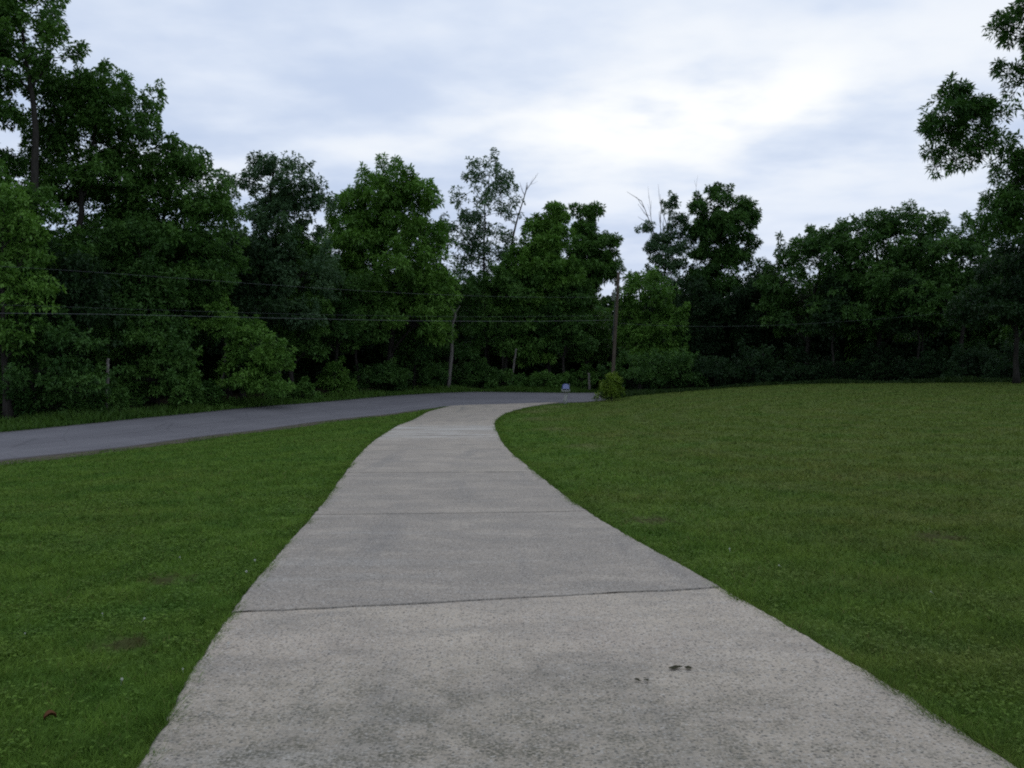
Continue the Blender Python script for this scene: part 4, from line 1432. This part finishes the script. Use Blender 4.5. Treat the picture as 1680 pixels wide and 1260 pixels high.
pl = lambda py: (pb + on_pole(py))
aL = (pl(490)[0] - .1, pl(490)[1] - .14)
bL = (-18.6, 29.2)
wire('upper overhead wire sloping down from the left to the pole', [(0, 437), (210, 450), (420, 466), (650, 480), (770, 485), (1008, 487)], .0032, aL, bL, True)
wire('faint thin overhead wire just above the lowest one', [(0, 500), (340, 511), (700, 519), (1008, 517)], .0022, aL, bL, True)
wire('lowest and brightest overhead wire running left from the pole', [(0, 514), (420, 521), (770, 527), (1008, 525)], .0056, aL, bL, True)
aR = (pl(533)[0] + .1, pl(533)[1] - .05)
wire('faint overhead wire running right from the pole in front of the right clump', [(1010, 530), (1170, 535.5), (1360, 529), (1500, 518)], .0032, aR, (28.0, 52.0), False)

# ------------------------------------------------------------------ mailbox at the end of the drive
M_BLUE = simple('blue_painted_metal', (.035, .045, .21), .4, .45, 0, .15, 10)
M_LAV = simple('pale_blue_paint', (.24, .27, .52), .5, .4, 0, .12, 14)
M_WHITE = simple('chalky_white_plastic', (.55, .56, .56), .6, .3)
M_BLACK = simple('black_plastic', (.012, .012, .014), .6, .3)
M_POST = bark_mat('grey_weathered_post', (.30, .295, .285), (.46, .45, .43))
DM = 47.6
xm = (928 - 840) / F * DM
mo = np.array([xm, DM, g1(xm, DM) - .02])
mail = empty('mailbox', mo.tolist())
mail.scale = (1.32, 1.2, 1.03)
tag(mail, 'blue mailbox with a white newspaper tube on a pale wooden post at the driveway end', 'mailbox')
mb = MB()
mb.tube([(-.03, 0, -.2), (-.02, 0, .3), (.0, 0, .72)], [.085, .080, .078], 8)
mb.build('post', M_POST, mail, smooth=True)
mb = MB()
mb.box((0.07, 0, .60), (.06, .05, .36))
mb.build('brace', M_POST, mail, bevel=.006)
mb = MB()
mb.box((0, .02, .75), (.34, .50, .05))
mb.build('platform', M_POST, mail, bevel=.006)
arc = [(.15 * math.cos(a), 0, .15 * math.sin(a)) for a in np.linspace(0, math.pi, 13)]
prof = [(-.15, 0, -.16), (.15, 0, -.16)] + arc
mb = MB()
mb.prism([(x, 0, z + 1.03) for x, y, z in prof], (0, -.26, 0), (0, .30, 0))
bx_ = mb.build('box', M_BLUE, mail, smooth=False, bevel=.004)
mb = MB()
mb.prism([(x * .93, 0, z * .93 + 1.025) for x, y, z in prof], (0, -.285, 0), (0, -.262, 0))
dr_ = mb.build('door', M_LAV, mail, bevel=.004)
mb = MB()
mb.box((0, -.295, 1.13), (.05, .02, .03))
mb.build('handle', M_STEEL, dr_, bevel=.003)
mb = MB()
mb.box((.163, -.02, 1.09), (.012, .03, .2))
mb.box((.163, -.06, 1.16), (.012, .1, .06))
mb.build('flag', M_WHITE, mail)
mb = MB()
ring_o, ring_i = [], []
for (x, z) in [(-.17, -.09), (.17, -.09), (.17, .09), (-.17, .09)]:
    ring_o.append((x, z))
mb.box((0, -.0, .785), (.36, .5, .018))
mb.box((0, -.0, .862), (.36, .5, .012))
mb.box((-.174, 0, .823), (.012, .5, .066))
mb.box((.174, 0, .823), (.012, .5, .066))
mb.box((0, .245, .823), (.336, .01, .066))
nt = mb.build('newspaper_tube', M_WHITE, mail)

# ------------------------------------------------------------------ small things lying about
def leaf_litter(name, x, y, z, L, mat, label, rz, cat, group=None):
    n = 9
    v, f = [], []
    for i in range(n):
        t = i / (n - 1)
        w = L * .33 * math.sin(math.pi * min(1, t * 1.02 + .02)) ** .8 * (1 + .15 * math.sin(9 * t))
        zc = .010 + .020 * math.sin(t * 3.1)
        v += [(t * L - L / 2, -w, zc + .012), (t * L - L / 2, 0, zc - .004), (t * L - L / 2, w, zc + .016)]
    for i in range(n - 1):
        for k in (0, 1):
            a = i * 3 + k
            f.append((a, a + 1, a + 4, a + 3))
    top = np.array(v)
    bot = top - np.array([0, 0, .0015])
    mb = MB()
    mb.add(top, f)
    mb.add(bot, [q[::-1] for q in f])
    o = mb.build(name, mat, None, smooth=True)
    o.location = (x, y, z)
    o.rotation_euler = (0, 0, rz)
    tag(o, label, cat, group)


M_DEADL = simple('dry_brown_leaf', (.13, .060, .028), .8, .1)
M_DIRT = simple('damp_dark_debris', (.050, .048, .028), .9, .1)
x_, y_ = P(82, 1168, 3.85)[:2]
leaf_litter('dead_leaf', x_, y_, g1(x_, y_) + .024, .055, M_DEADL, 'single brown dead leaf lying on the left lawn', .7, 'leaf')


def debris(px, py, s, label, seed):
    r = np.random.default_rng(seed)
    D_ = 1.65 * F / (py - 630)
    x, y = (px - 840) / F * D_, D_
    mb = MB()
    for k in range(9):
        c = np.array([r.normal(0, .035) * s * 1.6, r.normal(0, .02) * s, 0])
        rd = r.uniform(.008, .020) * s
        ring = [c + np.array([rd * 1.5 * math.cos(a) * r.uniform(.7, 1.2), rd * math.sin(a) * r.uniform(.7, 1.2), 0]) for a in np.linspace(0, 6.28, 8)[:-1]]
        v = ring + [c + np.array([0, 0, rd * .55])]
        mb.add(v, [(i, (i + 1) % 7, 7) for i in range(7)])
    o = mb.build('moss_clump', M_DIRT, None)
    o.location = (x, y, g1(x, y) + .046)
    tag(o, label, 'moss', 'clumps of debris on the driveway')


debris(1113, 1108, .9, 'larger dark clump of moss on the near right of the driveway', 4)
debris(1056, 1130, .55, 'small dark speck of moss left of the larger clump on the driveway', 5)

M_FLOWER = simple('clover_blossom', (.62, .62, .57), .8, .1)
fl = [(300, 1107), (200, 1125), (375, 1060), (168, 1005), (295, 905), (418, 910), (41, 1040), (237, 1014), (1197, 893), (1527, 971), (1278, 922), (404, 930)]
mb = MB()
for k in range(14):
    a = k * 2.399
    zz_ = 1 - 2 * (k + .5) / 14
    rr_ = math.sqrt(1 - zz_ * zz_)
    d = np.array([rr_ * math.cos(a), rr_ * math.sin(a), zz_])
    s1 = np.cross(d, (0.3, .2, 1.0))
    s1 /= np.linalg.norm(s1)
    s2 = np.cross(d, s1)
    b = d * .004
    mb.add([b + s1 * .002, b + s2 * .002, b - s1 * .002, b - s2 * .002, b + d * .0075],
           [(0, 1, 4), (1, 2, 4), (2, 3, 4), (3, 0, 4)])
mb.tube([(0, 0, -.04), (0.001, 0, -.02), (0, 0, 0)], .0006, 4)
f0 = mb.build('clover_flower', M_FLOWER)
tag(f0, 'tiny white clover flower head in the near lawn', 'flower', 'white clover flowers in the lawn')
for k, (px, py) in enumerate(fl):
    D_ = 1.62 * F / (py - 630)
    x, y = (px - 840) / F * D_, D_
    o = f0 if k == 0 else f0.copy()
    if k:
        COL.objects.link(o)
    o.location = (x, y, g1(x, y) + .062)
    o.rotation_euler = (.2, .1 * k, k)
    s_ = .62 + .25 * (k % 3)
    o.scale = (s_, s_, s_)

print('tris', sum(len(m.polygons) for m in bpy.data.meshes))
